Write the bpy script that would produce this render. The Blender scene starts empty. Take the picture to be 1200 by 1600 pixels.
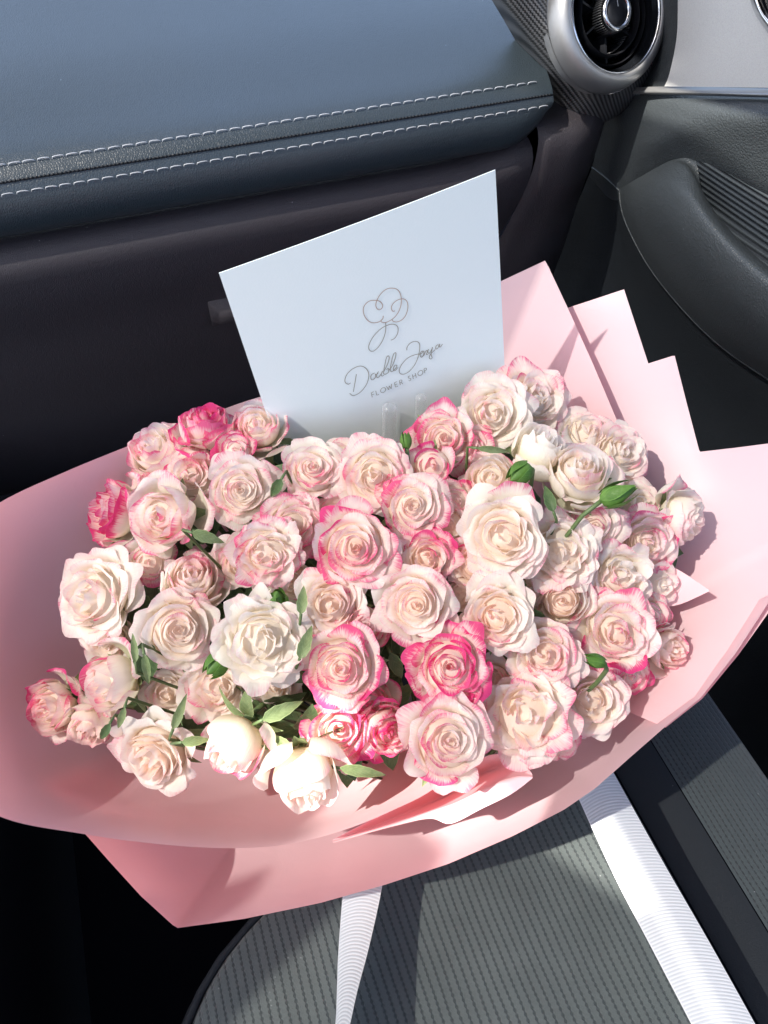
import bpy, math, random
import numpy as np
from mathutils import Vector, Matrix, noise

SC = bpy.context.scene
COL = SC.collection
rnd = random.Random(7)

# ------------------------------------------------------------------ camera
TH, PH, F = math.radians(20), math.radians(50), 1203.0
CF = np.array([math.sin(TH)*math.cos(PH), math.cos(TH)*math.cos(PH), -math.sin(PH)])
CR = np.array([math.cos(TH), -math.sin(TH), 0.0])
CU = np.cross(CR, CF)
CC = np.array([0.0, 0.0, 0.62])
cam_d = bpy.data.cameras.new('camera')
cam = bpy.data.objects.new('camera', cam_d)
COL.objects.link(cam)
cam.matrix_world = Matrix(((CR[0], CU[0], -CF[0], CC[0]), (CR[1], CU[1], -CF[1], CC[1]), (CR[2], CU[2], -CF[2], CC[2]), (0, 0, 0, 1)))
cam_d.sensor_fit = 'HORIZONTAL'
cam_d.sensor_width = 36.0
cam_d.lens = 36.0*F/1200.0
cam_d.clip_start = 0.02
cam_d.clip_end = 100
SC.camera = cam

# ------------------------------------------------------------------ light
SUN = Vector((-0.62, -0.08, 0.78)).normalized()
world = bpy.data.worlds.new('World')
SC.world = world
world.use_nodes = True
wn = world.node_tree
bg = wn.nodes['Background']
sky = wn.nodes.new('ShaderNodeTexSky')
sky.sky_type = 'NISHITA'
sky.sun_disc = False
sky.air_density = 0.8
sky.dust_density = 3.0
sky.ozone_density = 0.7
sky.sun_elevation = math.asin(SUN.z)
sky.sun_rotation = math.atan2(SUN.x, SUN.y)
wn.links.new(sky.outputs[0], bg.inputs[0])
bg.inputs[1].default_value = 0.15
sd = bpy.data.lights.new('sun', 'SUN')
sd.energy = 5.0
sd.angle = math.radians(0.6)
sd.color = (1.0, 0.93, 0.83)
sun = bpy.data.objects.new('sun', sd)
COL.objects.link(sun)
sun.rotation_euler = SUN.to_track_quat('Z', 'Y').to_euler()
sun.location = (-2, 0.5, 2.5)
SC.view_settings.view_transform = 'Standard'
SC.view_settings.look = 'None'
SC.view_settings.exposure = 1.56
SC.view_settings.gamma = 1.0
SC.cycles.max_bounces = 14
SC.cycles.diffuse_bounces = 8
SC.cycles.transmission_bounces = 12
SC.cycles.transparent_max_bounces = 12
SC.cycles.caustics_reflective = False
SC.cycles.caustics_refractive = False


# ------------------------------------------------------------------ helpers
def ray(x, y):
    return CF + (x-600)/F*CR - (y-800)/F*CU

def P(x, y, t):
    return CC + ray(x, y)*t

def on_z(x, y, z):
    d = ray(x, y)
    return CC + d*((z-CC[2])/d[2])

def on_x(x, y, X):
    d = ray(x, y)
    return CC + d*((X-CC[0])/d[0])

def on_y(x, y, Y):
    d = ray(x, y)
    return CC + d*((Y-CC[1])/d[1])

def resample(pts, n, smooth=True):
    pts = np.array(pts, float)
    if smooth and len(pts) > 2:
        fine = []
        m = len(pts)
        for i in range(m-1):
            p0, p1, p2, p3 = pts[max(i-1, 0)], pts[i], pts[i+1], pts[min(i+2, m-1)]
            for k in range(10):
                s = k/10
                fine.append(0.5*((2*p1)+(-p0+p2)*s+(2*p0-5*p1+4*p2-p3)*s*s+(-p0+3*p1-3*p2+p3)*s**3))
        fine.append(pts[-1])
        pts = np.array(fine)
    d = np.r_[0, np.cumsum(np.linalg.norm(np.diff(pts, axis=0), axis=1))]
    q = np.linspace(0, d[-1], n)
    return np.stack([np.interp(q, d, pts[:, k]) for k in range(pts.shape[1])], 1)

def grid_faces(nr, nc, wrap=False):
    fs = []
    for i in range(nr-1):
        for j in range(nc if wrap else nc-1):
            a = i*nc+j
            b = i*nc+(j+1) % nc
            fs.append((a, b, b+nc, a+nc))
    return fs

def mesh_obj(name, verts, faces, mat, parent=None, smooth=True, attr=None):
    me = bpy.data.meshes.new(name)
    me.from_pydata([tuple(map(float, v)) for v in verts], [], faces)
    if smooth:
        me.polygons.foreach_set('use_smooth', [True]*len(me.polygons))
    if attr is not None:
        a = me.color_attributes.new('pc', 'FLOAT_COLOR', 'POINT')
        a.data.foreach_set('color', np.asarray(attr, np.float32).ravel())
    if mat:
        me.materials.append(mat)
    me.update()
    o = bpy.data.objects.new(name, me)
    COL.objects.link(o)
    if parent:
        o.parent = parent
    return o

def empty(name, loc=(0, 0, 0), rot=None):
    o = bpy.data.objects.new(name, None)
    COL.objects.link(o)
    o.empty_display_size = 0.01
    if rot is not None:
        o.matrix_world = Matrix.Translation(Vector(loc)) @ rot.to_4x4()
    else:
        o.location = tuple(map(float, loc))
    return o

def tag(o, label=None, cat=None, group=None, kind=None):
    if label: o['label'] = label
    if cat: o['category'] = cat
    if group: o['group'] = group
    if kind: o['kind'] = kind
    return o

def solid(o, t, off=-1.0):
    m = o.modifiers.new('thickness', 'SOLIDIFY')
    m.thickness = t
    m.offset = off
    return o

def tube_geo(path, rad, n=6, cap=True):
    path = np.array(path, float)
    m = len(path)
    rad = np.broadcast_to(np.array(rad, float), (m,))
    tan = np.gradient(path, axis=0)
    tan /= np.linalg.norm(tan, axis=1)[:, None]+1e-12
    ref = np.array([0, 0, 1.0])
    if abs(tan[0] @ ref) > 0.9:
        ref = np.array([1.0, 0, 0])
    vs = []
    a = np.cross(tan[0], ref)
    a /= np.linalg.norm(a)
    for i in range(m):
        a = a-tan[i]*(a @ tan[i])
        a /= np.linalg.norm(a)
        b = np.cross(tan[i], a)
        for k in range(n):
            w = 2*math.pi*k/n
            vs.append(path[i]+rad[i]*(math.cos(w)*a+math.sin(w)*b))
    fs = grid_faces(m, n, True)
    if cap:
        fs.append(tuple(range(n))[::-1])
        fs.append(tuple(range((m-1)*n, m*n)))
    return vs, fs

def join_geo(parts):
    V, Fc = [], []
    for v, f in parts:
        k = len(V)
        V.extend(v)
        Fc.extend([tuple(i+k for i in q) for q in f])
    return V, Fc

def loft(rows, n, m):
    """rows: list of 3-D polylines; returns grid verts (len,n)"""
    R = [resample(r, n) for r in rows]
    R = np.array(R)
    if len(R) > 2:
        cols = [resample(R[:, j], m) for j in range(n)]
        G = np.array(cols).transpose(1, 0, 2)
    else:
        G = np.array([R[0]*(1-s)+R[1]*s for s in np.linspace(0, 1, m)])
    return G

def loft_obj(name, rows, n, m, mat, parent=None):
    G = loft(rows, n, m)
    return mesh_obj(name, G.reshape(-1, 3), grid_faces(m, n), mat, parent)

def lathe(prof, n, origin, ax, e1, e2):
    vs = []
    for r_, h in prof:
        for k in range(n):
            w = 2*math.pi*k/n
            vs.append(origin+ax*h+(e1*math.cos(w)+e2*math.sin(w))*r_)
    return vs, grid_faces(len(prof), n, True)

# ------------------------------------------------------------------ materials
class NT:
    def __init__(s, name):
        s.m = bpy.data.materials.new(name)
        s.m.use_nodes = True
        s.t = s.m.node_tree
        s.b = s.t.nodes['Principled BSDF']
        s.out = s.t.nodes['Material Output']
    def n(s, typ, **kw):
        nd = s.t.nodes.new(typ)
        for k, v in kw.items():
            if k in nd.inputs.keys():
                nd.inputs[k].default_value = v
            else:
                setattr(nd, k, v)
        return nd
    def l(s, a, b):
        s.t.links.new(a, b)
    def math(s, op, a, b=None, clamp=False):
        nd = s.t.nodes.new('ShaderNodeMath')
        nd.operation = op
        nd.use_clamp = clamp
        for i, q in enumerate((a, b)):
            if q is None: continue
            if isinstance(q, (int, float)): nd.inputs[i].default_value = q
            else: s.l(q, nd.inputs[i])
        return nd.outputs[0]
    def mix(s, fac, a, b, typ='MIX'):
        nd = s.t.nodes.new('ShaderNodeMix')
        nd.data_type = 'RGBA'
        nd.blend_type = typ
        for sock, q in ((nd.inputs[0], fac), (nd.inputs[6], a), (nd.inputs[7], b)):
            if isinstance(q, (int, float)): sock.default_value = q
            elif isinstance(q, tuple): sock.default_value = (*q, 1) if len(q) == 3 else q
            else: s.l(q, sock)
        return nd.outputs[2]
    def noise(s, scale, detail=4, rough=0.5, co='Object', dist=0.0):
        tc = s.n('ShaderNodeTexCoord')
        nz = s.n('ShaderNodeTexNoise')
        nz.inputs['Scale'].default_value = scale
        nz.inputs['Detail'].default_value = detail
        nz.inputs['Roughness'].default_value = rough
        nz.inputs['Distortion'].default_value = dist
        s.l(tc.outputs[co], nz.inputs['Vector'])
        return nz.outputs['Fac']
    def ramp(s, fac, lo, hi, smooth=True):
        nd = s.t.nodes.new('ShaderNodeMapRange')
        nd.interpolation_type = 'SMOOTHSTEP' if smooth else 'LINEAR'
        s.l(fac, nd.inputs[0])
        for i, q in ((1, lo), (2, hi)):
            if isinstance(q, (int, float)): nd.inputs[i].default_value = q
            else: s.l(q, nd.inputs[i])
        return nd.outputs[0]
    def bump(s, h, strength, dist):
        nd = s.t.nodes.new('ShaderNodeBump')
        nd.inputs['Strength'].default_value = strength
        nd.inputs['Distance'].default_value = dist
        s.l(h, nd.inputs['Height'])
        s.l(nd.outputs[0], s.b.inputs['Normal'])
        return nd.outputs[0]
    def translucent(s, col, fac, normal=None):
        tr = s.n('ShaderNodeBsdfTranslucent')
        if isinstance(col, tuple): tr.inputs[0].default_value = (*col, 1)
        else: s.l(col, tr.inputs[0])
        mx = s.n('ShaderNodeMixShader')
        mx.inputs[0].default_value = fac
        s.l(s.b.outputs[0], mx.inputs[1])
        s.l(tr.outputs[0], mx.inputs[2])
        s.l(mx.outputs[0], s.out.inputs[0])
    def set(s, col=None, rough=None, metal=None, spec=None, **kw):
        if col is not None: s.b.inputs['Base Color'].default_value = (*col, 1)
        if rough is not None: s.b.inputs['Roughness'].default_value = rough
        if metal is not None: s.b.inputs['Metallic'].default_value = metal
        if spec is not None: s.b.inputs['Specular IOR Level'].default_value = spec
        for k, v in kw.items(): s.b.inputs[k].default_value = v
        return s

def leather(name, col, rough, strength=0.35, scale=900, spec=0.5):
    t = NT(name).set(col, rough, spec=spec)
    tc = t.n('ShaderNodeTexCoord')
    vo = t.n('ShaderNodeTexVoronoi')
    vo.feature = 'DISTANCE_TO_EDGE'
    vo.inputs['Scale'].default_value = scale
    t.l(tc.outputs['Object'], vo.inputs['Vector'])
    nz = t.noise(scale*0.35, 5, 0.6)
    h = t.math('ADD', t.math('MULTIPLY', t.ramp(vo.outputs['Distance'], 0.0, 0.25), 0.5), nz)
    t.bump(h, strength, 0.0009)
    n2 = t.noise(6, 4, 0.6)
    t.l(t.ramp(n2, 0.2, 0.8), t.b.inputs['Roughness'])
    mr = t.b.inputs['Roughness'].links[0].from_node
    mr.inputs[3].default_value = rough-0.06
    mr.inputs[4].default_value = rough+0.06
    # sparse dust specks
    v2 = t.n('ShaderNodeTexVoronoi')
    v2.inputs['Scale'].default_value = 70
    t.l(tc.outputs['Object'], v2.inputs['Vector'])
    sp = t.math('SUBTRACT', 1.0, t.ramp(v2.outputs['Distance'], 0.02, 0.055))
    rare = t.ramp(t.noise(31, 1), 0.62, 0.66)
    c = t.mix(t.math('MULTIPLY', sp, rare), (*col,), tuple(min(1, x*5+0.1) for x in col))
    t.l(c, t.b.inputs['Base Color'])
    return t.m

M = {}
M['dash'] = leather('dash_leather', (0.034, 0.050, 0.061), 0.40, 0.45, 480)
for k_, v_ in (('Coat Weight', 1.0), ('Coat Roughness', 0.42)): M['dash'].node_tree.nodes['Principled BSDF'].inputs[k_].default_value = v_
M['dashlow'] = leather('glovebox_plastic', (0.055, 0.049, 0.056), 0.42, 0.5, 800, 0.45)
M['door'] = leather('door_leather', (0.042, 0.050, 0.056), 0.40, 0.6, 380)
M['doorlow'] = leather('door_lower_shaded', (0.010, 0.013, 0.017), 0.55, 0.6, 620, 0.3)  # darker version of the door leather: shade put into the colour
M['thread'] = NT('white_thread').set((0.52, 0.54, 0.57), 0.7).m
M['blackthread'] = NT('black_thread').set((0.012, 0.014, 0.018), 0.6).m
M['black'] = NT('black_plastic').set((0.008, 0.009, 0.012), 0.5, spec=0.3).m
M['gloss'] = NT('gloss_black').set((0.006, 0.007, 0.009), 0.08).m
M['vane'] = NT('vane_black').set((0.012, 0.013, 0.016), 0.28).m
M['chrome'] = NT('chrome').set((0.72, 0.74, 0.76), 0.16, 1.0).m
t = NT('satin_silver').set((0.40, 0.41, 0.42), 0.45, 0.8)
t.bump(t.noise(3000, 2), 0.08, 0.0003)
M['satin'] = t.m
t = NT('silver_trim').set((0.62, 0.66, 0.64), 0.40, 0.25)
f = t.n('ShaderNodeTexVoronoi')
tc = t.n('ShaderNodeTexCoord')
f.inputs['Scale'].default_value = 1800
t.l(tc.outputs['Object'], f.inputs['Vector'])
c = t.mix(0.22, (0.66, 0.72, 0.68), f.outputs['Color'], 'OVERLAY')
hs = t.n('ShaderNodeHueSaturation')
hs.inputs['Saturation'].default_value = 0.15
t.l(c, hs.inputs['Color'])
t.l(hs.outputs[0], t.b.inputs['Base Color'])
M['trim'] = t.m

# carbon twill
t = NT('carbon_twill').set((0.05, 0.05, 0.055), 0.42)
tc = t.n('ShaderNodeTexCoord')
sp = t.n('ShaderNodeSeparateXYZ')
t.l(tc.outputs['Object'], sp.inputs[0])
X, Z = sp.outputs['X'], sp.outputs['Z']
a = t.math('ADD', t.math('MULTIPLY', X, 230.0), t.math('MULTIPLY', Z, 230.0))
b = t.math('SUBTRACT', t.math('MULTIPLY', X, 520.0), t.math('MULTIPLY', Z, 520.0))
fl = t.math('MULTIPLY', t.math('PINGPONG', b, 1.0), 0.28)
w = t.math('PINGPONG', t.math('ADD', a, fl), 0.5)
k = t.ramp(w, 0.12, 0.38)
t.l(t.mix(k, (0.016, 0.017, 0.019), (0.15, 0.155, 0.16)), t.b.inputs['Base Color'])
t.bump(k, 0.5, 0.0006)
M['carbon'] = t.m

# ribbed insert in the door
t = NT('ribbed_plastic').set((0.024, 0.03, 0.036), 0.45)
tc = t.n('ShaderNodeTexCoord')
sp = t.n('ShaderNodeSeparateXYZ')
t.l(tc.outputs['Object'], sp.inputs[0])
w = t.math('PINGPONG', t.math('ADD', t.math('MULTIPLY', sp.outputs['Z'], 230.0), t.math('MULTIPLY', sp.outputs['Y'], 20.0)), 0.5)
k = t.ramp(w, 0.05, 0.45)
t.l(t.mix(k, (0.012, 0.015, 0.019), (0.036, 0.044, 0.05)), t.b.inputs['Base Color'])
t.bump(k, 0.9, 0.0012)
M['ribbed'] = t.m

# seat fabric: ribbed knit with darker chain rows
def fabric(name, light, dark, px, py, strength):
    t = NT(name).set(light, 0.85, spec=0.25)
    t.b.inputs['Sheen Weight'].default_value = 0.25
    t.b.inputs['Sheen Roughness'].default_value = 0.4
    tc = t.n('ShaderNodeTexCoord')
    sp = t.n('ShaderNodeSeparateXYZ')
    wob = t.n('ShaderNodeTexNoise')
    wob.inputs['Scale'].default_value = 12
    t.l(tc.outputs['Object'], wob.inputs['Vector'])
    t.l(tc.outputs['Object'], sp.inputs[0])
    X = t.math('ADD', sp.outputs['X'], t.math('MULTIPLY', wob.outputs['Fac'], 0.004))
    Y = sp.outputs['Y']
    u = t.math('MULTIPLY', X, 1/px)
    v = t.math('MULTIPLY', Y, 1/py)
    row = t.math('PINGPONG', u, 0.5)                      # 0 .. .5
    rowi = t.math('FLOOR', t.math('ADD', u, 0.5))
    dash = t.math('PINGPONG', t.math('ADD', v, t.math('MULTIPLY', rowi, 0.37)), 0.5)
    lim = t.math('ADD', 0.045, t.math('MULTIPLY', t.ramp(dash, 0.05, 0.4), 0.13))
    groove = t.math('SUBTRACT', 1.0, t.ramp(t.math('SUBTRACT', row, lim), -0.05, 0.05))
    core = t.math('SUBTRACT', 1.0, t.ramp(row, 0.02, 0.07))
    knot = t.math('MULTIPLY', t.math('SUBTRACT', groove, core, True), t.ramp(dash, 0.1, 0.3))
    weave = t.math('PINGPONG', t.math('MULTIPLY', t.math('ADD', Y, t.math('MULTIPLY', X, 0.3)), 1400.0), 0.5)
    fz = t.noise(1500, 3, 0.7)
    h = t.math('SUBTRACT', t.math('ADD', t.math('MULTIPLY', weave, 0.35), t.math('MULTIPLY', fz, 0.5)), t.math('MULTIPLY', groove, 0.9))
    c = t.mix(t.math('MULTIPLY', groove, 0.85), light, dark)
    c = t.mix(t.math('MULTIPLY', knot, 0.6), c, tuple(0.55*a for a in light))
    c = t.mix(t.math('MULTIPLY', t.ramp(fz, 0.35, 0.7), 0.45), c, tuple(min(1, 1.6*a) for a in light))
    big_ = t.noise(9, 5, 0.65)
    c = t.mix(t.math('MULTIPLY', t.ramp(big_, 0.3, 0.7), 0.35), c, (0.02, 0.024, 0.026))
    lint = t.ramp(t.noise(260, 2, 0.5), 0.74, 0.80)
    c = t.mix(t.math('MULTIPLY', lint, 0.5), c, (0.45, 0.47, 0.47))
    t.l(c, t.b.inputs['Base Color'])
    t.bump(h, strength, 0.0011)
    return t.m
M['fabric'] = fabric('ribbed_seat_fabric', (0.080, 0.095, 0.094), (0.010, 0.016, 0.019), 0.0060, 0.0036, 0.7)
M['bolster'] = fabric('perforated_seat_fabric', (0.040, 0.050, 0.054), (0.008, 0.010, 0.012), 0.0040, 0.0040, 0.7)
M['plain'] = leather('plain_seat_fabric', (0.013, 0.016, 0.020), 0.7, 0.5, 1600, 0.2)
M['carpet'] = NT('carpet').set((0.004, 0.004, 0.006), 0.95, spec=0.05).m

# wrapping paper
def paper(name, col, tcol, fac):
    t = NT(name).set(col, 0.42, spec=0.35)
    nz = t.noise(7, 3, 0.5)
    c = t.mix(t.math('MULTIPLY', t.ramp(nz, 0.3, 0.7), 0.35), col, tuple(a*b for a, b in zip(col, (1.0, 0.93, 0.98))))
    t.l(c, t.b.inputs['Base Color'])
    t.bump(t.math('ADD', nz, t.math('MULTIPLY', t.noise(24, 5, 0.65, dist=1.5), 0.10)), 0.25, 0.012)
    t.translucent(tcol, fac)
    return t.m
M['paper'] = paper('pink_paper', (0.90, 0.675, 0.71), (1.0, 0.36, 0.345), 0.34)

t = NT('card_board').set((0.84, 0.93, 0.94), 0.5, spec=0.4)
t.bump(t.noise(700, 4), 0.12, 0.0005)
M['card'] = t.m
M['ink_gold'] = NT('rose_gold_print').set((0.50, 0.38, 0.32), 0.4, 0.3).m
M['ink_grey'] = NT('grey_print').set((0.33, 0.33, 0.29), 0.4, 0.3).m
t = NT('clear_plastic').set((0.86, 0.88, 0.92), 0.06, spec=0.8)
tp = t.n('ShaderNodeBsdfTransparent')
tp.inputs[0].default_value = (0.985, 0.99, 0.995, 1)
lw = t.n('ShaderNodeLayerWeight')
lw.inputs[0].default_value = 0.35
mx = t.n('ShaderNodeMixShader')
t.l(t.math('ADD', 0.05, t.math('MULTIPLY', lw.outputs['Facing'], 0.45)), mx.inputs[0])
t.l(tp.outputs[0], mx.inputs[1])
gl = t.n('ShaderNodeBsdfGlossy')
gl.inputs['Roughness'].default_value = 0.07
m2 = t.n('ShaderNodeMixShader')
m2.inputs[0].default_value = 0.45
t.l(t.b.outputs[0], m2.inputs[1])
t.l(gl.outputs[0], m2.inputs[2])
t.l(m2.outputs[0], mx.inputs[2])
t.l(mx.outputs[0], t.out.inputs[0])
M['clear'] = t.m

# ribbon: grosgrain ribs run across
t = NT('white_grosgrain').set((0.80, 0.82, 0.85), 0.55)
at = t.n('ShaderNodeAttribute')
at.attribute_name = 'pc'
sp = t.n('ShaderNodeSeparateColor')
t.l(at.outputs['Color'], sp.inputs[0])
w = t.math('PINGPONG', t.math('MULTIPLY', sp.outputs[0], 230.0), 0.5)
edge = t.ramp(sp.outputs[1], 0.955, 0.975)
k = t.mix(edge, t.ramp(w, 0.05, 0.45), 1.0) if False else t.math('MAXIMUM', t.ramp(w, 0.05, 0.45), edge)
t.l(t.mix(k, (0.38, 0.41, 0.45), (0.52, 0.54, 0.57)), t.b.inputs['Base Color'])
t.bump(k, 0.45, 0.0005)
t.translucent((0.85, 0.87, 0.9), 0.15)
M['ribbon'] = t.m

# petals: pc = (rim, along, layer, random); object colour = (pink, warmth, green, seed)
t = NT('rose_petal').set((0.8, 0.75, 0.68), 0.5, spec=0.3)
at = t.n('ShaderNodeAttribute')
at.attribute_name = 'pc'
sp = t.n('ShaderNodeSeparateColor')
t.l(at.outputs['Color'], sp.inputs[0])
rim, along, layer = sp.outputs
cx = t.n('ShaderNodeCombineXYZ')
t.l(t.math('MULTIPLY', at.outputs['Alpha'], 13.0), cx.inputs[0])
t.l(t.math('MULTIPLY', along, 1.6), cx.inputs[1])
t.l(t.math('MULTIPLY', layer, 60.0), cx.inputs[2])
vn = t.n('ShaderNodeTexNoise')
vn.inputs['Scale'].default_value = 2.2
vn.inputs['Detail'].default_value = 3
t.l(cx.outputs[0], vn.inputs['Vector'])
vein = vn.outputs['Fac']
oi = t.n('ShaderNodeObjectInfo')
so = t.n('ShaderNodeSeparateColor')
t.l(oi.outputs['Color'], so.inputs[0])
pink, warm, green = so.outputs
nz = t.noise(95, 3, 0.55, dist=0.4)
nb = t.noise(38, 2, 0.5)
thr = t.math('SUBTRACT', 1.17, t.math('MULTIPLY', pink, 0.42))
val = t.math('ADD', rim, t.math('MULTIPLY', t.math('SUBTRACT', nb, 0.5), 0.55))
val = t.math('ADD', val, t.math('MULTIPLY', t.math('SUBTRACT', nz, 0.5), 0.35))
val = t.math('ADD', val, t.math('MULTIPLY', t.math('SUBTRACT', vein, 0.5), 0.45))
soft = t.ramp(val, t.math('SUBTRACT', thr, 0.26), t.math('ADD', thr, 0.10))
hard = t.ramp(val, t.math('SUBTRACT', thr, 0.03), t.math('ADD', thr, 0.16))
base = t.mix(t.math('MULTIPLY', t.math('MULTIPLY', warm, 0.72), t.math('SUBTRACT', 1.15, layer), True), (0.96, 0.92, 0.84), (0.97, 0.74, 0.61))
deep = t.math('SUBTRACT', 1.0, t.ramp(along, 0.15, 0.75))
base = t.mix(t.math('MULTIPLY', deep, t.math('ADD', 0.12, t.math('MULTIPLY', warm, 0.38))), base, (0.95, 0.72, 0.50))
base = t.mix(t.math('MULTIPLY', t.math('MULTIPLY', green, layer), t.math('SUBTRACT', 1.0, t.ramp(along, 0.25, 0.8))), base, (0.72, 0.76, 0.44))
base = t.mix(t.math('MULTIPLY', t.ramp(rim, 0.75, 1.0), 0.45), base, (0.90, 0.87, 0.85))
c = t.mix(t.math('MULTIPLY', soft, 0.5), base, (0.90, 0.43, 0.51))
c = t.mix(t.math('MULTIPLY', hard, t.math('ADD', 0.35, t.math('MULTIPLY', pink, 0.6))), c, (0.80, 0.045, 0.25))
t.l(c, t.b.inputs['Base Color'])
fine = t.noise(520, 4, 0.6)
nrm = t.bump(t.math('ADD', t.math('MULTIPLY', fine, 0.3), t.math('ADD', nz, vein)), 0.26, 0.0016)
t.translucent(c, 0.56)
M['petal'] = t.m

def leafmat(name, col, col2, fac=0.25):
    t = NT(name).set(col, 0.5, spec=0.35)
    at = t.n('ShaderNodeAttribute')
    at.attribute_name = 'pc'
    sp = t.n('ShaderNodeSeparateColor')
    t.l(at.outputs['Color'], sp.inputs[0])
    nz = t.noise(140, 4, 0.6)
    c = t.mix(t.ramp(nz, 0.3, 0.7), col, col2)
    c = t.mix(t.math('MULTIPLY', t.ramp(sp.outputs[0], 0.86, 1.0), 0.6), c, tuple(min(1, a*2.2) for a in col2))
    vein = t.math('PINGPONG', t.math('SUBTRACT', t.math('MULTIPLY', sp.outputs[1], 7.0), t.math('MULTIPLY', sp.outputs[0], 2.2)), 0.5)
    vm = t.math('SUBTRACT', 1.0, t.ramp(vein, 0.0, 0.1))
    c = t.mix(t.math('MULTIPLY', vm, 0.3), c, tuple(min(1, a*1.7) for a in col2))
    t.l(c, t.b.inputs['Base Color'])
    t.bump(t.math('SUBTRACT', nz, vm), 0.4, 0.001)
    t.translucent(c, fac)
    return t.m
M['leaf'] = leafmat('rose_leaf', (0.055, 0.105, 0.04), (0.10, 0.16, 0.065))
M['sepal'] = leafmat('sepal_green', (0.15, 0.21, 0.085), (0.25, 0.32, 0.15))
M['budgreen'] = leafmat('bud_green', (0.065, 0.16, 0.025), (0.12, 0.24, 0.05))
M['stem'] = NT('stem_green').set((0.09, 0.14, 0.05), 0.5).m

# ------------------------------------------------------------------ car interior: seat
seat = empty('car_seat', (0.13, -0.05, 0.0))
tag(seat, 'dark grey ribbed fabric passenger seat cushion under the bouquet and ribbons', 'car seat')
SL = Vector((0.13, -0.05, 0.0))

def seat_z(x, y):
    z = 0.0
    z -= 0.035*max(0, (-0.03-x)/0.09)**2.2
    z -= 0.06*max(0, (y-0.20)/0.09)**2
    return z
def seat_patch(name, x0, x1, y0, y1, nx, ny, mat, lift=lambda s, v: 0.0, xleft=None):
    vs = []
    for j in range(ny):
        y = y0+(y1-y0)*j/(ny-1)
        a, b = x0, x1
        if xleft: a = xleft(y)
        for i in range(nx):
            s = i/(nx-1)
            x = a+(b-a)*s
            vs.append((x-SL.x, y-SL.y, seat_z(x, y)+lift(s, y)))
    return mesh_obj(name, vs, grid_faces(ny, nx), mat, seat)
xl = lambda y: -0.140+0.022*math.exp(min(3.2, (y-0.09)/0.045)) if y > -0.2 else -0.140
edge_dip = lambda s, y: -0.006*(max(0, (0.03-s)/0.03)**2+max(0, (s-0.985)/0.015)**2)
seat_patch('seat_insert', 0, 0.262, -0.40, 0.30, 90, 90, M['fabric'], edge_dip, xl)
bol = lambda s, y: 0.010*math.sin(min(1, s*1.1)*math.pi)**0.7-0.09*max(0, (s-0.86)/0.14)**2-0.004
seat_patch('seat_shadow_strip', 0.263, 0.300, -0.40, 0.30, 12, 60, M['plain'], lambda s, y: -0.004+0.009*math.sin(s*math.pi/2))  # dark plain strip; the ribbon's shadow is put into its colour
seat_patch('seat_side_panel', 0.301, 0.385, -0.40, 0.30, 40, 60, M['bolster'], lambda s, y: 0.005+0.006*math.sin(s*math.pi)-0.12*max(0, (s-0.8)/0.2)**2)
# left side skirt and piping
sk = []
ys = np.linspace(-0.40, 0.30, 50)
sec = [(0.000, -0.004), (-0.008, -0.012), (-0.016, -0.03), (-0.02, -0.08), (-0.02, -0.2)]
for (dx, dz) in sec:
    for y in ys:
        x = xl(y)
        sk.append((x+dx-SL.x-0.002, y-SL.y, seat_z(x, y)+dz-0.004))
mesh_obj('seat_skirt', sk, grid_faces(len(sec), len(ys)), M['plain'], seat)
pp = [(xl(y)-0.004-SL.x, y-SL.y, seat_z(xl(y), y)-0.004) for y in ys]
v, f_ = tube_geo(pp, 0.0028, 8)
mesh_obj('piping', v, f_, M['plain'], seat)
# front face of the cushion
fr = []
for dz in (0, -0.05, -0.2):
    for x in np.linspace(-0.12, 0.385, 20):
        fr.append((x-SL.x, 0.301-SL.y+(-0.01 if dz < -0.1 else 0.008 if dz else 0), seat_z(max(x, 0), 0.30)+dz))
mesh_obj('seat_front', fr, grid_faces(3, 20), M['plain'], seat)

# floor
fl = mesh_obj('car_floor', [(-1.2, -1.2, -0.34), (1.0, -1.2, -0.34), (1.0, 1.7, -0.34), (-1.2, 1.7, -0.34)], [(0, 1, 2, 3)], M['carpet'], smooth=False)
tag(fl, kind='structure')
# centre console beside the seat
cs = []
prof = [(-0.62, -0.34), (-0.62, 0.02), (-0.60, 0.05), (-0.30, 0.05), (-0.27, 0.03), (-0.26, -0.02), (-0.25, -0.34)]
for y in (-0.9, 0.72):
    for (x, z) in prof:
        cs.append((x, y, z-0.02))
con = mesh_obj('centre_console', cs, grid_faces(2, len(prof))+[tuple(range(7)), tuple(range(13, 6, -1))], M['black'], smooth=False)
tag(con, 'black centre console wall in the dark gap left of the seat', 'console')

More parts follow.
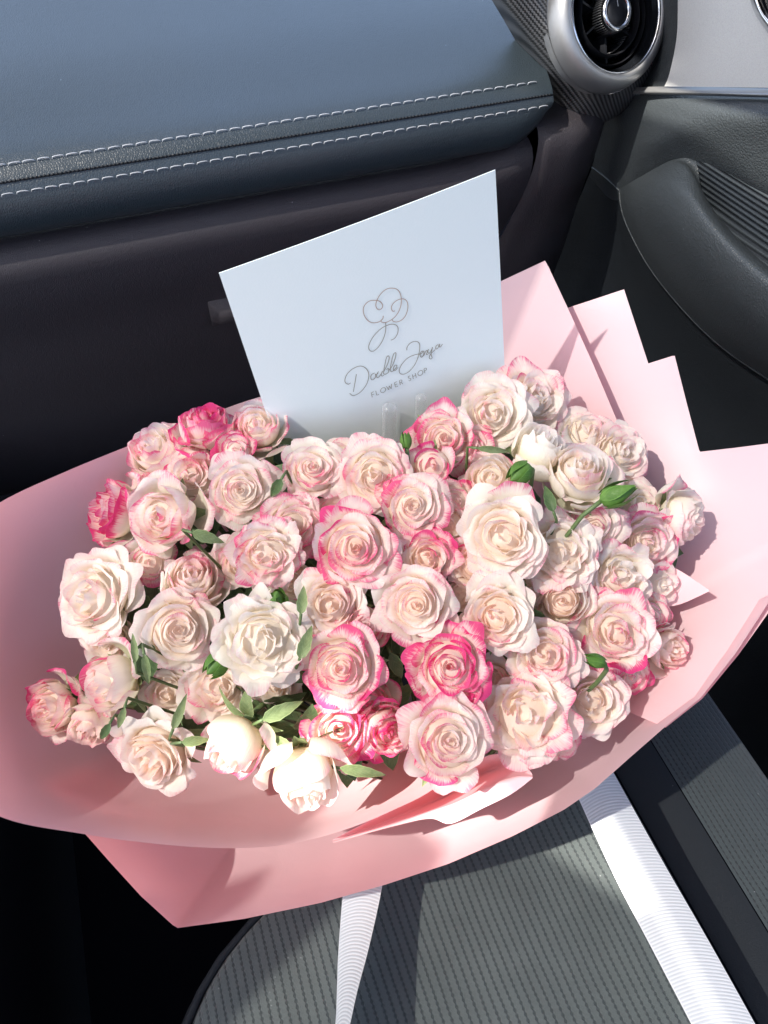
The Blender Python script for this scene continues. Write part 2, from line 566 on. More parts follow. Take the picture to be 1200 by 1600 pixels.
# ------------------------------------------------------------------ dashboard
dash = empty('dashboard', (0, 0.70, 0.25))
tag(dash, 'dark blue-grey stitched leather dashboard with glovebox behind the bouquet', 'dashboard')
DO = np.array([0, 0.70, 0.25])
DX0, DX1 = -1.0, 0.428
pad = [(1.6, 0.45), (1.2, 0.392), (0.95, 0.356), (0.83, 0.340), (0.75, 0.325), (0.718, 0.319), (0.703, 0.3145), (0.697, 0.3115),
       (0.6935, 0.3065), (0.6925, 0.3045), (0.6905, 0.3035), (0.6885, 0.298), (0.6865, 0.288), (0.6865, 0.276), (0.690, 0.265), (0.698, 0.256), (0.712, 0.251), (0.74, 0.2505)]
padr = resample([(a, b, 0) for a, b in pad], 90)[:, :2]
xs = np.r_[np.linspace(DX0, 0.36, 50), np.linspace(0.37, DX1, 14)]
vs = []
for (y, z) in padr:
    for x in xs:
        e = max(0, (x-0.375)/(DX1-0.375))
        # the roll dives and slims towards its right end
        k = 1-min(1, max(0, (0.300-z)/0.03))
        xx = x + (max(0, y-0.70))*0.20*e
        zz = z+(0.020*e*e)*(1-k)
        vs.append((xx-DO[0], y-DO[1]+0.010*e**3*(1-k), zz-DO[2]))
mesh_obj('dash_pad', vs, grid_faces(len(padr), len(xs)), M['dash'], dash)

def stitch_row(name, y, z, dy, dz, pitch, length, x0, x1, rad, mat):
    src = None
    x = x0
    while x < x1-length:
        if src is None:
            pth = [(-length/2, -0.0002, -0.0011), (-length*0.42, 0, 0.0004), (-length*0.15, 0, 0.0007), (length*0.2, 0, 0.0005), (length*0.45, 0, 0.0), (length*0.52, 0.0002, -0.0011)]
            v, f_ = tube_geo(pth, [rad*0.5, rad, rad, rad, rad*0.9, rad*0.5], 6)
            o = mesh_obj(name, v, f_, mat, dash)
            src = o
        else:
            o = src.copy()
            COL.objects.link(o)
        o.location = (x-DO[0], y-DO[1]+dy, z-DO[2]+dz)
        o.rotation_euler = (rnd.uniform(-.1, .1), rnd.uniform(-.05, .05)-0.04, rnd.uniform(-.05, .05))
        x += pitch*(1+rnd.uniform(-.04, .04))
stitch_row('stitch', 0.703, 0.3145, -0.0003, 0.0008, 0.0117, 0.0098, -0.40, 0.428, 0.00050, M['thread'])
stitch_row('stitch', 0.6885, 0.2975, -0.0007, 0.0002, 0.0117, 0.0098, -0.40, 0.428, 0.00050, M['thread'])
v, f_ = tube_geo([(x, 0.6928-DO[1], 0.3050-DO[2]) for x in np.linspace(-1, 0.428, 40)], 0.0010, 6)
mesh_obj('seam', v, f_, M['blackthread'], dash)
sb = []
for i in range(250):
    x = -0.42+i*0.0034
    if x > 0.426: break
    sb.append(tube_geo([(x, 0.6917-DO[1], 0.3062-DO[2]), (x+0.0022, 0.6919-DO[1], 0.3064-DO[2])], 0.0008, 5))
v, f_ = join_geo(sb)
tag(mesh_obj('seam_thread', v, f_, M['blackthread'], dash), kind='stuff')

# lower dash / glovebox lid
low = [(0.78, 0.2475), (0.725, 0.2475), (0.704, 0.2455), (0.694, 0.2405), (0.6895, 0.233), (0.6885, 0.222), (0.694, 0.19), (0.708, 0.14), (0.722, 0.07), (0.75, -0.03), (0.79, -0.12), (0.86, -0.20)]
lowr = resample([(a, b, 0) for a, b in low], 60)[:, :2]
def low_edge(z):
    # right rim of the lid, bowed
    return 0.418-0.020*max(0, (0.215-z)/0.08)**1.5
vs = []
for (y, z) in lowr:
    for i in range(60):
        s = i/59
        x = DX0+(low_edge(z)-DX0)*s
        e = max(0, (s-0.985)/0.015)
        vs.append((x-DO[0], y-DO[1]+0.006*e*e, z-DO[2]+0.012*max(0, (x-0.34)/0.08)*(z > 0.0)))
mesh_obj('glovebox_lid', vs, grid_faces(len(lowr), 60), M['dashlow'], dash)
vs = []
for (y, z) in lowr:
    for i in range(24):
        s = i/23
        x0 = low_edge(z)+0.0025
        x1 = 0.52
        x = x0+(x1-x0)*s
        e = max(0, (0.12-s)/0.12)
        vs.append((x-DO[0], y-DO[1]+0.005*e*e-0.004*math.sin(s*2.5)+0.10*max(0, s-0.35)**2, z-DO[2]+0.030*(z > 0.1)*min(1, (z-0.1)/0.13)))
mesh_obj('dash_side_panel', vs, grid_faces(len(lowr), 24), M['dashlow'], dash)
# glovebox latch, showing to the left of the card
LP_ = on_y(352, 492, 0.700)
lat = []
sx, sz = 0.045, 0.016
for dz in (1, 0.55, -0.55, -1):
    for dx in (-1, -0.8, 0, 0.8, 1):
        d = 0.010 if (abs(dx) < 0.9 and abs(dz) < 0.9) else 0.0
        lat.append((LP_[0]+0.03+dx*sx-DO[0], 0.7035-DO[1]-d+0.004, LP_[2]+dz*sz-DO[2]))
mesh_obj('glovebox_latch', lat, grid_faces(4, 5), M['satin'] if False else M['dashlow'], dash)

# ------------------------------------------------------------------ air vent
VA = math.radians(8)
VE = math.radians(30)
VN = np.array([math.sin(VA)*math.cos(VE), -math.cos(VA)*math.cos(VE), math.sin(VE)])
V1 = np.cross(VN, [0, 0, 1.0])
V1 /= np.linalg.norm(V1)
V2 = np.cross(V1, VN)
V2 = V2 if V2[2] > 0 else -V2
VC = np.array([0.4785, 0.699, 0.3665])
vent = empty('air_vent', (VC-DO))
vent.parent = dash
Z0 = np.zeros(3)
def lat_part(name, prof, mat, n=72, org=Z0):
    v, f_ = lathe(prof, n, org, VN, V1, V2)
    return mesh_obj(name, v, f_, mat, vent)
q_ = 0.95
lat_part('vent_ring', [(0.0640, -0.016), (0.0650, -0.010), (0.0648, -0.002), (0.0630, 0.005), (0.0600, 0.0105), (0.0565, 0.0130), (0.0540, 0.0138), (0.0520, 0.0130), (0.0512, 0.010)], M['satin'])
lat_part('chrome_edge', [(0.0514, 0.0110), (0.0506, 0.0128), (0.0496, 0.0122), (0.0493, 0.009)], M['chrome'])
lat_part('vent_bezel', [(a*q_, b+0.010) for a, b in [(0.0520, 0.0), (0.0505, -0.004), (0.048, -0.009), (0.0465, -0.016), (0.046, -0.03), (0.040, -0.045), (0.0, -0.05)]], M['gloss'])
lat_part('vane_ring', [(a*q_, b+0.006) for a, b in [(0.0440, -0.004), (0.0452, -0.006), (0.0448, -0.020), (0.0430, -0.020), (0.0432, -0.006), (0.0440, -0.004)]], M['vane'])
lat_part('vane_ring', [(a*q_, b+0.006) for a, b in [(0.0355, -0.002), (0.0367, -0.004), (0.0362, -0.024), (0.0345, -0.024), (0.0345, -0.004), (0.0355, -0.002)]], M['vane'])
for ang in (35, 95, 160, 215, 275, 335):
    w = math.radians(ang)
    d = V1*math.cos(w)+V2*math.sin(w)
    q = np.cross(VN, d)
    vs = []
    for rr in (0.013, 0.039):
        for (a, h) in ((-0.0009, -0.006), (0.0009, -0.006), (0.0009, -0.022), (-0.0009, -0.022)):
            vs.append(d*rr+q*a+VN*h)
    mesh_obj('vane', vs, [(0, 1, 5, 4), (1, 2, 6, 5), (2, 3, 7, 6), (3, 0, 4, 7)], M['vane'], vent, smooth=False)
# grille teeth in the back ring
teeth = []
for i in range(72):
    w = 2*math.pi*i/72
    d = V1*math.cos(w)+V2*math.sin(w)
    teeth.append(tube_geo([d*0.0305+VN*-0.006, d*0.029+VN*-0.030], 0.0006, 4))
v, f_ = join_geo(teeth)
tag(mesh_obj('grille', v, f_, M['vane'], vent), kind='stuff')
lat_part('knob', [(0.0, -0.02), (0.0165, -0.02), (0.0167, -0.006), (0.0165, 0.010), (0.0158, 0.0130), (0.0142, 0.0140), (0.0122, 0.0132), (0.0118, 0.0115)], M['chrome'], 48)
ribs = []
for i in range(48):
    w = 2*math.pi*i/48
    d = V1*math.cos(w)+V2*math.sin(w)
    ribs.append(tube_geo([d*0.0167+VN*-0.004, d*0.0166+VN*0.0085], 0.0005, 4))
v, f_ = join_geo(ribs)
tag(mesh_obj('knurling', v, f_, M['black'], vent), kind='stuff')
lat_part('knob_cap', [(0.0120, 0.0112), (0.0115, 0.0126), (0.006, 0.0132), (0.0, 0.0134)], M['black'], 40)
bx = V1*0.0004
vs = [V2*0.0035-bx+VN*0.0139, V2*0.0035+bx+VN*0.0139, V2*0.0098+bx+VN*0.0135, V2*0.0098-bx+VN*0.0135]
mesh_obj('knob_mark', vs, [(0, 1, 2, 3)], M['thread'], vent, smooth=False)
# carbon surround
outer = [(768, -90), (776, -45), (790, 0), (828, 68), (868, 142), (890, 182), (918, 193), (948, 189), (985, 160), (1020, 112), (1043, 40), (1048, -30), (1040, -90)]
co = np.array([on_y(a, b, 0.722)-VC for a, b in outer])
co = resample(co, 60)
ang = np.arctan2(co @ V2, co @ V1)
inner = np.array([(V1*math.cos(w)+V2*math.sin(w))*0.0654-VN*0.006 for w in ang])
mid = inner*0.5+co*0.5+VN*0.010
back = co - np.array([0, -0.05, 0.0])
G = loft([inner, mid, co, back], 60, 18)
mesh_obj('carbon_surround', (G).reshape(-1, 3), grid_faces(18, 60), M['carbon'], vent)

# ------------------------------------------------------------------ door
DRX = 0.52
door = empty('car_door', (DRX, 0.4, 0.1))
tag(door, 'dark leather passenger door panel with silver trim and armrest, right of the bouquet', 'car door')
DL = np.array([DRX, 0.4, 0.1])
def dp(x, y, o=0.0):
    return on_x(x, y, DRX-o)-DL
def dcurve(pts, o):
    if isinstance(o, (int, float)): o = [o]*len(pts)
    return [dp(a, b, oo) for (a, b), oo in zip(pts, o)]
# silver trim
sil = [dcurve([(1056, -160), (1056, -60), (1059, 0), (1057, 60), (1046, 115), (1038, 135)], 0.006),
       dcurve([(1100, -160), (1100, -60), (1105, 0), (1105, 60), (1100, 115), (1095, 136)], 0.010),
       dcurve([(1260, -160), (1260, -60), (1260, 0), (1260, 60), (1260, 110), (1260, 138)], 0.006),
       dcurve([(1400, -160), (1400, -60), (1400, 0), (1400, 60), (1400, 110), (1400, 141)], 0.006)]
loft_obj('silver_trim', sil, 30, 20, M['trim'], door)
lip = [dcurve([(975, 141), (1040, 139), (1100, 140), (1200, 143), (1400, 147)], [0.0, 0.008, 0.012, 0.012, 0.012]),
       dcurve([(975, 144), (1040, 144), (1100, 145), (1200, 148), (1400, 152)], [0.0, 0.012, 0.016, 0.016, 0.016]),
       dcurve([(975, 147), (1040, 148), (1100, 149), (1200, 152), (1400, 157)], [-0.002, 0.006, 0.010, 0.010, 0.010])]
lip[0] = dcurve([(975, 137), (1040, 135), (1100, 136), (1200, 138), (1400, 141)], [0.0, 0.004, 0.006, 0.006, 0.006])
loft_obj('trim_lip', lip, 40, 9, M['satin'], door)
# dark blade crossing the trim at top right
bl = [dcurve([(1158, -60), (1175, 10), (1195, 45), (1260, 130)], 0.013), dcurve([(1167, -60), (1184, 8), (1205, 42), (1270, 125)], 0.018),
      dcurve([(1175, -60), (1192, 6), (1214, 38), (1280, 120)], 0.013)]
loft_obj('door_handle_edge', bl, 20, 7, M['chrome'], door)
bl = [dcurve([(1175, -60), (1192, 6), (1214, 38), (1280, 120)], 0.0125), dcurve([(1230, -60), (1240, 0), (1260, 30), (1320, 100)], 0.0125)]
loft_obj('door_handle_recess', bl, 20, 4, M['gloss'], door)
# dark zone between vent and trim
dz = [dcurve([(940, -160), (960, -60), (975, 0), (975, 60), (960, 110), (930, 150)], -0.05),
      dcurve([(1010, -160), (1020, -60), (1028, 0), (1028, 60), (1010, 110), (980, 147)], -0.02),
      dcurve([(1056, -160), (1056, -60), (1059, 0), (1057, 60), (1046, 115), (1038, 135)], 0.004)]
loft_obj('door_front_cap', dz, 24, 10, M['door'], door)
rows = [dcurve([(955, 152), (985, 149), (1040, 148.5), (1100, 149.5), (1200, 152.5), (1400, 157)], [-0.02, -0.01, 0.002, 0.006, 0.006, 0.006]),
        dcurve([(948, 160), (990, 160), (1040, 158), (1100, 160), (1200, 164), (1400, 170)], [-0.022, -0.008, 0.008, 0.018, 0.024, 0.024]),
        dcurve([(942, 180), (985, 180), (1040, 176), (1100, 178), (1200, 186), (1400, 205)], [-0.026, -0.006, 0.012, 0.026, 0.036, 0.036]),
        dcurve([(934, 220), (975, 235), (1020, 220), (1080, 208), (1200, 232), (1400, 270)], [-0.03, -0.004, 0.012, 0.022, 0.028, 0.03]),
        dcurve([(925, 262), (968, 297), (1000, 268), (1040, 248), (1088, 243), (1130, 260), (1200, 298), (1400, 390)], [-0.03, -0.012, -0.002, 0.004, 0.008, 0.010, 0.012, 0.012]),
        dcurve([(915, 290), (960, 330), (1010, 310), (1050, 290), (1095, 280), (1140, 295), (1210, 330), (1400, 420)], [-0.04, -0.03, -0.02, -0.015, -0.012, -0.010, -0.01, -0.01])]
loft_obj('door_top_pad', rows, 70, 46, M['door'], door)
seamc = [(968, 297), (975, 340), (1010, 410), (1060, 475), (1120, 535), (1200, 592), (1400, 720)]
arm = [dcurve(seamc, [-0.012, -0.004, 0.0, 0.0, 0.0, 0.0, 0.0]),
       dcurve([(972, 293), (988, 335), (1028, 400), (1080, 462), (1135, 517), (1215, 573), (1410, 700)], [-0.006, 0.016, 0.022, 0.024, 0.024, 0.024, 0.024]),
       dcurve([(985, 285), (1015, 315), (1062, 372), (1112, 430), (1165, 483), (1245, 543), (1430, 660)], [0.004, 0.034, 0.046, 0.050, 0.052, 0.052, 0.052]),
       dcurve([(1015, 268), (1050, 285), (1090, 338), (1135, 393), (1190, 445), (1270, 508), (1450, 630)], [0.008, 0.036, 0.050, 0.056, 0.060, 0.060, 0.060]),
       dcurve([(1050, 250), (1075, 262), (1100, 318), (1145, 375), (1205, 430), (1290, 490), (1470, 610)], [0.006, 0.020, 0.038, 0.046, 0.052, 0.054, 0.054]),
       dcurve([(1085, 245), (1090, 262), (1101, 308), (1148, 368), (1210, 424), (1296, 482), (1476, 602)], [0.004, 0.004, 0.012, 0.024, 0.030, 0.034, 0.034])]
loft_obj('armrest', arm, 60, 46, M['door'], door)
ins = [dcurve([(1086, 243), (1130, 260), (1200, 298), (1300, 345), (1480, 430)], [0.003, 0.006, 0.008, 0.008, 0.008]),
       dcurve([(1098, 306), (1150, 340), (1210, 385), (1300, 440), (1480, 540)], [0.006, 0.009, 0.012, 0.014, 0.014]),
       dcurve([(1099, 312), (1150, 374), (1212, 430), (1300, 490), (1480, 610)], [0.006, 0.016, 0.02, 0.024, 0.024])]
loft_obj('ribbed_insert', ins, 40, 30, M['ribbed'], door)
rows = [dcurve([(925, 262), (968, 298), (975, 342), (1010, 412), (1060, 477), (1120, 537), (1200, 594), (1400, 722)], [-0.034, -0.016, -0.014, -0.012, -0.010, -0.01, -0.01, -0.01]),
        dcurve([(895, 330), (930, 380), (960, 450), (1010, 540), (1070, 620), (1130, 690), (1220, 780), (1400, 900)], -0.035),
        dcurve([(850, 395), (870, 480), (900, 600), (950, 720), (1010, 850), (1090, 950), (1200, 1050), (1400, 1150)], -0.045),
        dcurve([(790, 450), (800, 600), (830, 760), (880, 900), (950, 1050), (1050, 1200), (1150, 1350), (1400, 1500)], -0.03)]
loft_obj('door_lower_panel', rows, 60, 40, M['doorlow'], door)
v, f_ = tube_geo(resample(dcurve([(925, 262), (945, 277), (968, 298)], [-0.028, -0.02, -0.011]), 12), 0.0011, 6)
mesh_obj('seam', v, f_, M['door'], door)
v, f_ = tube_geo(resample(dcurve(seamc, [-0.011, -0.008, -0.004, -0.003, -0.003, -0.003, -0.003]), 40), 0.0013, 6)
mesh_obj('seam', v, f_, M['door'], door)

# ------------------------------------------------------------------ added unseen tinted panes overhead, dimming the sun; gap shapes the bright patches
t = NT('sun_tint')
tp = t.n('ShaderNodeBsdfTransparent')
tp.inputs[0].default_value = (0.28, 0.285, 0.29, 1)
gl = t.n('ShaderNodeBsdfGlossy')
gl.inputs['Roughness'].default_value = 0.02
mx = t.n('ShaderNodeMixShader')
mx.inputs[0].default_value = 0.04
t.l(tp.outputs[0], mx.inputs[1])
t.l(gl.outputs[0], mx.inputs[2])
t.l(mx.outputs[0], t.out.inputs[0])
M['tint'] = t.m
filt_root = empty('light_filter', (-0.6, 0.15, 1.0))
tag(filt_root, 'added unseen tinted panes dimming the sun over the front seats, with a gap for bright patches', 'light_filter')
def pane(poly):
    n = len(poly)
    vs = [(x+0.6, y-0.15, 0.0) for x, y in poly]
    mesh_obj('filter_pane', vs, [tuple(range(n))], M['tint'], filt_root, smooth=False)
DY = -0.086
def sh(poly):
    return [(x, y+DY) for x, y in poly]
pane(sh([(-1.35, -0.38), (-0.575, -0.38), (-0.575, 0.055), (-0.625, 0.125), (-0.680, 0.165), (-0.690, 0.212), (-1.35, 0.212)]))
pane(sh([(-0.538, -0.38), (-0.05, -0.38), (-0.05, 0.21), (-0.580, 0.21), (-0.565, 0.145), (-0.535, 0.133), (-0.538, 0.055)]))
pane(sh([(-1.35, 0.2125), (-0.690, 0.2125), (-0.580, 0.2103), (-0.05, 0.2103), (-0.05, 1.68), (-1.35, 1.68)]))
pane(sh([(-0.573, -0.38), (-0.540, -0.38), (-0.540, 0.05), (-0.573, 0.05)]))
vs = [(x+0.6, y-0.15-0.010, 0.015) for x, y in sh([(-1.35, -0.13), (-0.876, 0.096), (-0.776, 0.142), (-0.785, 0.168), (-1.0, 0.168), (-1.35, 0.10)])]
o = mesh_obj('seat_shade_blocker', vs, [tuple(range(6))], M['plain'], filt_root, smooth=False)  # added opaque piece, its slanted edge shapes the shadow on the seat
solid(o, 0.01)
for (x0, y0, x1, y1) in ((-1.40, -0.45, -1.40, 1.66), (-1.40, 1.65, 0.0, 1.65), (0.0, 1.65, 0.0, -0.45), (-1.4, -0.48, 0.0, -0.48)):
    v, f_ = tube_geo([(x0+0.6, y0-0.15, 0.004), (x1+0.6, y1-0.15, 0.004)], 0.022, 8)
    mesh_obj('frame', v, f_, M['black'], filt_root)


# opaque lining overhead and two seat backs, unseen, added to block sky light
rl = mesh_obj('roof_lining', [(0.03, -0.40, 1.0), (0.62, -0.40, 0.97), (0.62, 0.75, 0.95), (0.03, 0.75, 1.0), ],
              [(0, 1, 2, 3)], M['plain'], smooth=False)
solid(rl, 0.02, 1)
tag(rl, kind='structure')
def seat_back(cx, label):
    root = empty('seat_backrest', (cx, -0.42, 0.0))
    tag(root, label, 'seat backrest')
    G = []
    for z, hw, dy in ((-0.05, 0.22, 0.0), (0.1, 0.25, -0.02), (0.3, 0.26, -0.06), (0.5, 0.24, -0.13), (0.6, 0.20, -0.18), (0.63, 0.1, -0.22)):
        ring = []
        for k in range(24):
            a = 2*math.pi*k/24
            ring.append((hw*math.copysign(abs(math.cos(a))**0.5, math.cos(a)), dy-0.06+0.06*math.copysign(abs(math.sin(a))**0.6, math.sin(a)), z))
        G += ring
    mesh_obj('cushion', G, grid_faces(6, 24, True)+[tuple(range(24))[::-1], tuple(range(120, 144))], M['bolster'], root)
seat_back(0.13, 'passenger seat backrest behind the viewpoint')
seat_back(-0.72, 'driver seat backrest left of the viewpoint')

# ------------------------------------------------------------------ wrapping paper
wrap = empty('paper_wrap', P(610, 1150, 0.60))
tag(wrap, 'matte pink wrapping paper flared in folded sheets around all the roses', 'wrapping paper')
WO = P(610, 1150, 0.60)
def sheet(name, rim, mid=(0.78, 0.60), thr=(0.40, 0.62), n=90, m=26, cen=(610, 960), wav=0.0, smooth=True, seed=0):
    rim = resample(rim, n, smooth)
    rg = random.Random(seed)
    ph1, ph2 = rg.uniform(0, 6), rg.uniform(0, 6)
    vs = []
    c = np.array([cen[0], cen[1]])
    for i in range(m):
        s = i/(m-1)
        for j in range(n):
            r2 = rim[j, :2]
            a = np.array([*r2, rim[j, 2]])
            mp = c+(r2-c)*mid[0]
            b = np.array([*mp, mid[1]])
            tp = c+(r2-c)*thr[0]
            d = np.array([*tp, thr[1]])
            q = (1-s)**2*a+2*s*(1-s)*b+s*s*d
            w = wav*math.sin(j*0.13+ph1)*math.sin(s*5+ph2)
            vs.append(P(q[0], q[1], q[2]+w)-WO)
    return mesh_obj(name, vs, grid_faces(m, n), M['paper'], wrap)
# left main sheet
A = [(600, 585, 0.57), (500, 600, 0.565), (400, 622, 0.55), (300, 658, 0.535), (200, 697, 0.52), (100, 738, 0.505), (0, 785, 0.49), (-90, 850, 0.475),
     (-150, 960, 0.455), (-150, 1090, 0.44), (-90, 1210, 0.43), (0, 1276, 0.425), (130, 1303, 0.425), (240, 1318, 0.425), (340, 1325, 0.425), (430, 1322, 0.425),
     (500, 1308, 0.427), (560, 1289, 0.43), (620, 1263, 0.435), (668, 1239, 0.44), (720, 1200, 0.455)]
o = sheet('paper_sheet', A, (0.80, 0.565), (0.45, 0.60), n=130, m=30, cen=(600, 950), wav=0.003, seed=1)
# lower front sheet with its corner
B = [(60, 1240, 0.50), (134, 1304, 0.475), (170, 1345, 0.470), (220, 1400, 0.463), (275, 1450, 0.458), (275.5, 1450.2, 0.458), (380, 1436, 0.458), (500, 1411, 0.458), (600, 1383, 0.458), (700, 1350, 0.457),
     (800, 1307, 0.456), (880, 1266, 0.456), (930, 1232, 0.456), (985, 1183, 0.457), (1040, 1135, 0.459), (1095, 1090, 0.462), (1150, 1020, 0.466), (1205, 935, 0.476), (1218, 915, 0.500), (1205, 895, 0.55), (1150, 890, 0.62)]
o = sheet('paper_sheet', B, (0.84, 0.560), (0.45, 0.61), n=160, m=30, cen=(620, 960), wav=0.001, smooth=False, seed=2)
# right sheet inside it
# back right stepped sheets
def flat_sheet(rim, back, n=60, m=24, smooth=False):
    """rim outline to back line, ruled with a gentle belly"""
    a = resample([P(*q)-WO for q in rim], n, smooth)
    b = resample([P(*q)-WO for q in back], n, True)
    vs = []
    for i in range(m):
        s = i/(m-1)
        for j in range(n):
            vs.append(a[j]*(1-s)+b[j]*s+CF*0.035*math.sin(s*math.pi)*1.0)
    return mesh_obj('paper_sheet', vs, grid_faces(m, n), M['paper'], wrap)
flat_sheet([(560, 545, 0.60), (700, 478, 0.59), (790, 436, 0.575), (852, 407, 0.565), (852.5, 407.5, 0.565), (887, 481, 0.562), (925, 565, 0.558), (962, 652, 0.553), (1000, 740, 0.548)],
           [(560, 800, 0.62), (640, 800, 0.62), (700, 800, 0.62), (740, 800, 0.62), (780, 820, 0.61), (850, 860, 0.60)])
KN = np.array([(975, 452, .569), (1054, 555, .564), (1093, 706, .558), (1200, 693, .553), (1330, 678, .544), (1330, 800, .515), (1209, 938, .482), (1154, 1022, .474), (1040, 1136, .468),
               (800, 500, .615), (720, 700, .65), (740, 800, .65), (800, 900, .62), (880, 1000, .58), (860, 1080, .55), (980, 700, .585), (1050, 850, .560), (1050, 1000, .52)])
def tps(a, b):
    d = np.hypot(a[:, None, 0]-b[None, :, 0], a[:, None, 1]-b[None, :, 1])/100.0
    return np.where(d > 0, d*d*np.log(d+1e-9), 0)
nk = len(KN)
Ak = np.zeros((nk+3, nk+3))
Ak[:nk, :nk] = tps(KN, KN)+np.eye(nk)*0.6
Ak[:nk, nk:] = np.c_[np.ones(nk), KN[:, :2]/100]
Ak[nk:, :nk] = Ak[:nk, nk:].T
wk = np.linalg.solve(Ak, np.r_[KN[:, 2], 0, 0, 0])
rim2 = resample([(840, 494), (884, 482), (930, 467), (975, 452), (994, 510), (1013, 568), (1054, 555), (1073, 630), (1093, 706), (1150, 699.5), (1200, 693), (1330, 677), (1330, 760), (1285, 850), (1213, 940), (1154, 1023), (1097, 1092), (1040, 1137)], 260, False)
bk2 = resample([(700, 800), (780, 830), (815, 870), (845, 920), (860, 980), (860, 1060)], 260, True)
vs = []
for i in range(30):
    q = (i/29)**1.3
    pts = rim2*(1-q)+bk2*q
    tt = tps(pts, KN) @ wk[:nk]+np.c_[np.ones(len(pts)), pts/100] @ wk[nk:]
    vs += [P(a, b, c_)-WO for (a, b), c_ in zip(pts, tt)]
mesh_obj('paper_sheet', vs, grid_faces(30, 260), M['paper'], wrap)
# curled lip at the front
fo = loft([[P(*q)-WO for q in r_] for r_ in (
    [(520, 1312, 0.448), (600, 1270, 0.462), (680, 1222, 0.470), (735, 1192, 0.470), (775, 1178, 0.466), (808, 1186, 0.458), (830, 1207, 0.449)],
    [(520, 1314, 0.446), (610, 1280, 0.478), (690, 1246, 0.515), (740, 1216, 0.515), (785, 1200, 0.498), (812, 1202, 0.466), (832, 1211, 0.449)],
    [(520, 1315.5, 0.445), (612, 1286, 0.462), (676, 1264, 0.478), (722, 1246, 0.470), (772, 1222, 0.462), (808, 1211, 0.454), (832, 1213, 0.448)],
    [(520, 1316, 0.4445), (613, 1288, 0.455), (672, 1268, 0.458), (712, 1256, 0.450), (765, 1230, 0.448), (806, 1215, 0.448), (832, 1214.5, 0.4475)],
    [(520, 1317, 0.444), (615, 1291, 0.452), (672, 1279, 0.452), (704, 1287, 0.446), (752, 1264, 0.446), (800, 1240, 0.446), (832, 1216, 0.447)])], 50, 30)
mesh_obj('paper_sheet', fo.reshape(-1, 3), grid_faces(30, 50), M['paper'], wrap)
tr = loft([[P(*q)-WO for q in r_] for r_ in (
    [(1040, 880, 0.512), (1068, 895, 0.505), (1108, 922, 0.496)],
    [(1020, 950, 0.516), (1060, 945, 0.510), (1108, 924, 0.496)])], 12, 8)
mesh_obj('paper_sheet', tr.reshape(-1, 3), grid_faces(8, 12), M['paper'], wrap)

# ------------------------------------------------------------------ ribbon
rib = empty('ribbon', P(760, 1330, 0.52))
tag(rib, 'white grosgrain ribbon with two loose tails hanging from under the pink paper', 'ribbon')
RO = P(760, 1330, 0.52)
def ribbon_tail(Lp, Rp):
    a = resample([on_z(x, y, z) for x, y, z in Lp], 80)
    b = resample([on_z(x, y, z) for x, y, z in Rp], 80)
    vs, at = [], []
    ln = np.r_[0, np.cumsum(np.linalg.norm(np.diff((a+b)/2, axis=0), axis=1))]
    for i in range(80):
        for k in range(9):
            s = k/8
            vs.append(a[i]*(1-s)+b[i]*s+np.array([0, 0, 0.0015])*math.sin(s*math.pi)-RO)
            at.append((ln[i]*2.0+0.006*math.sin(s*3.1), abs(2*s-1), 0, 1))
    o = mesh_obj('tail', vs, grid_faces(80, 9), M['ribbon'], rib, attr=at)
    return o
ribbon_tail([(850, 1130, 0.13), (885, 1205, 0.075), (905, 1250, 0.055), (960, 1370, 0.042), (1020, 1485, 0.040), (1080, 1600, 0.038), (1120, 1680, 0.036)],
            [(900, 1100, 0.13), (938, 1170, 0.080), (960, 1210, 0.062), (1035, 1345, 0.052), (1110, 1475, 0.050), (1180, 1600, 0.048), (1225, 1680, 0.046)])
ribbon_tail([(548, 1340, 0.040), (537, 1390, 0.028), (532, 1440, 0.018), (528, 1500, 0.012), (526, 1560, 0.010), (524, 1600, 0.010), (515, 1680, 0.010)],
            [(606, 1330, 0.050), (597, 1385, 0.046), (588, 1430, 0.046), (574, 1490, 0.050), (558, 1550, 0.056), (547, 1600, 0.060), (528, 1680, 0.066)])

# ------------------------------------------------------------------ card
K = [P(0, 0, 0)]*4
nrm_c = np.array([math.sin(math.radians(-4))*math.cos(math.radians(2)), -math.cos(math.radians(-4))*math.cos(math.radians(2)), math.sin(math.radians(2))])
dc = nrm_c @ (ray(600, 560)*0.5)
c_u = np.cross(nrm_c, [0, 0, 1.0])
c_u /= np.linalg.norm(c_u)
c_0 = CC+ray(580, 500)*(dc/(nrm_c @ ray(580, 500)))
def on_card(x, y, off=0.0):
    d = ray(x, y)
    p = CC+d*(dc/(nrm_c @ d))
    w = ((p-c_0) @ c_u)/0.085
    h = ((p-c_0)[2])/0.10
    return p+nrm_c*(off-0.0018*w*w-0.0008*h*h)
card = empty('greeting_card', on_card(610, 690))
tag(card, 'large white square greeting card with flower shop lettering, standing among the roses', 'card')
KO = on_card(610, 690)
cn = [on_card(343, 430), on_card(776, 268), on_card(792, 600), on_card(437, 712)]
dn = (cn[2]-cn[1])*0.12
cn[2] = cn[2]+dn
cn[3] = cn[3]+(cn[3]-cn[0])*0.12
cpx = [(343, 430), (776, 268), (792+1.5, 600+38), (437+12, 712+32)]
gv = []
for i in range(14):
    for j in range(14):
        a, b = j/13, i/13
        q = (np.array(cpx[0])*(1-a)+np.array(cpx[1])*a)*(1-b)+(np.array(cpx[3])*(1-a)+np.array(cpx[2])*a)*b
        gv.append(on_card(q[0], q[1])-KO)
o = mesh_obj('card_front', gv, [f[::-1] for f in grid_faces(14, 14)], M['card'], card)
bk = [q-nrm_c*0.0007 for q in gv]
mesh_obj('card_back', bk, grid_faces(14, 14), M['card'], card)
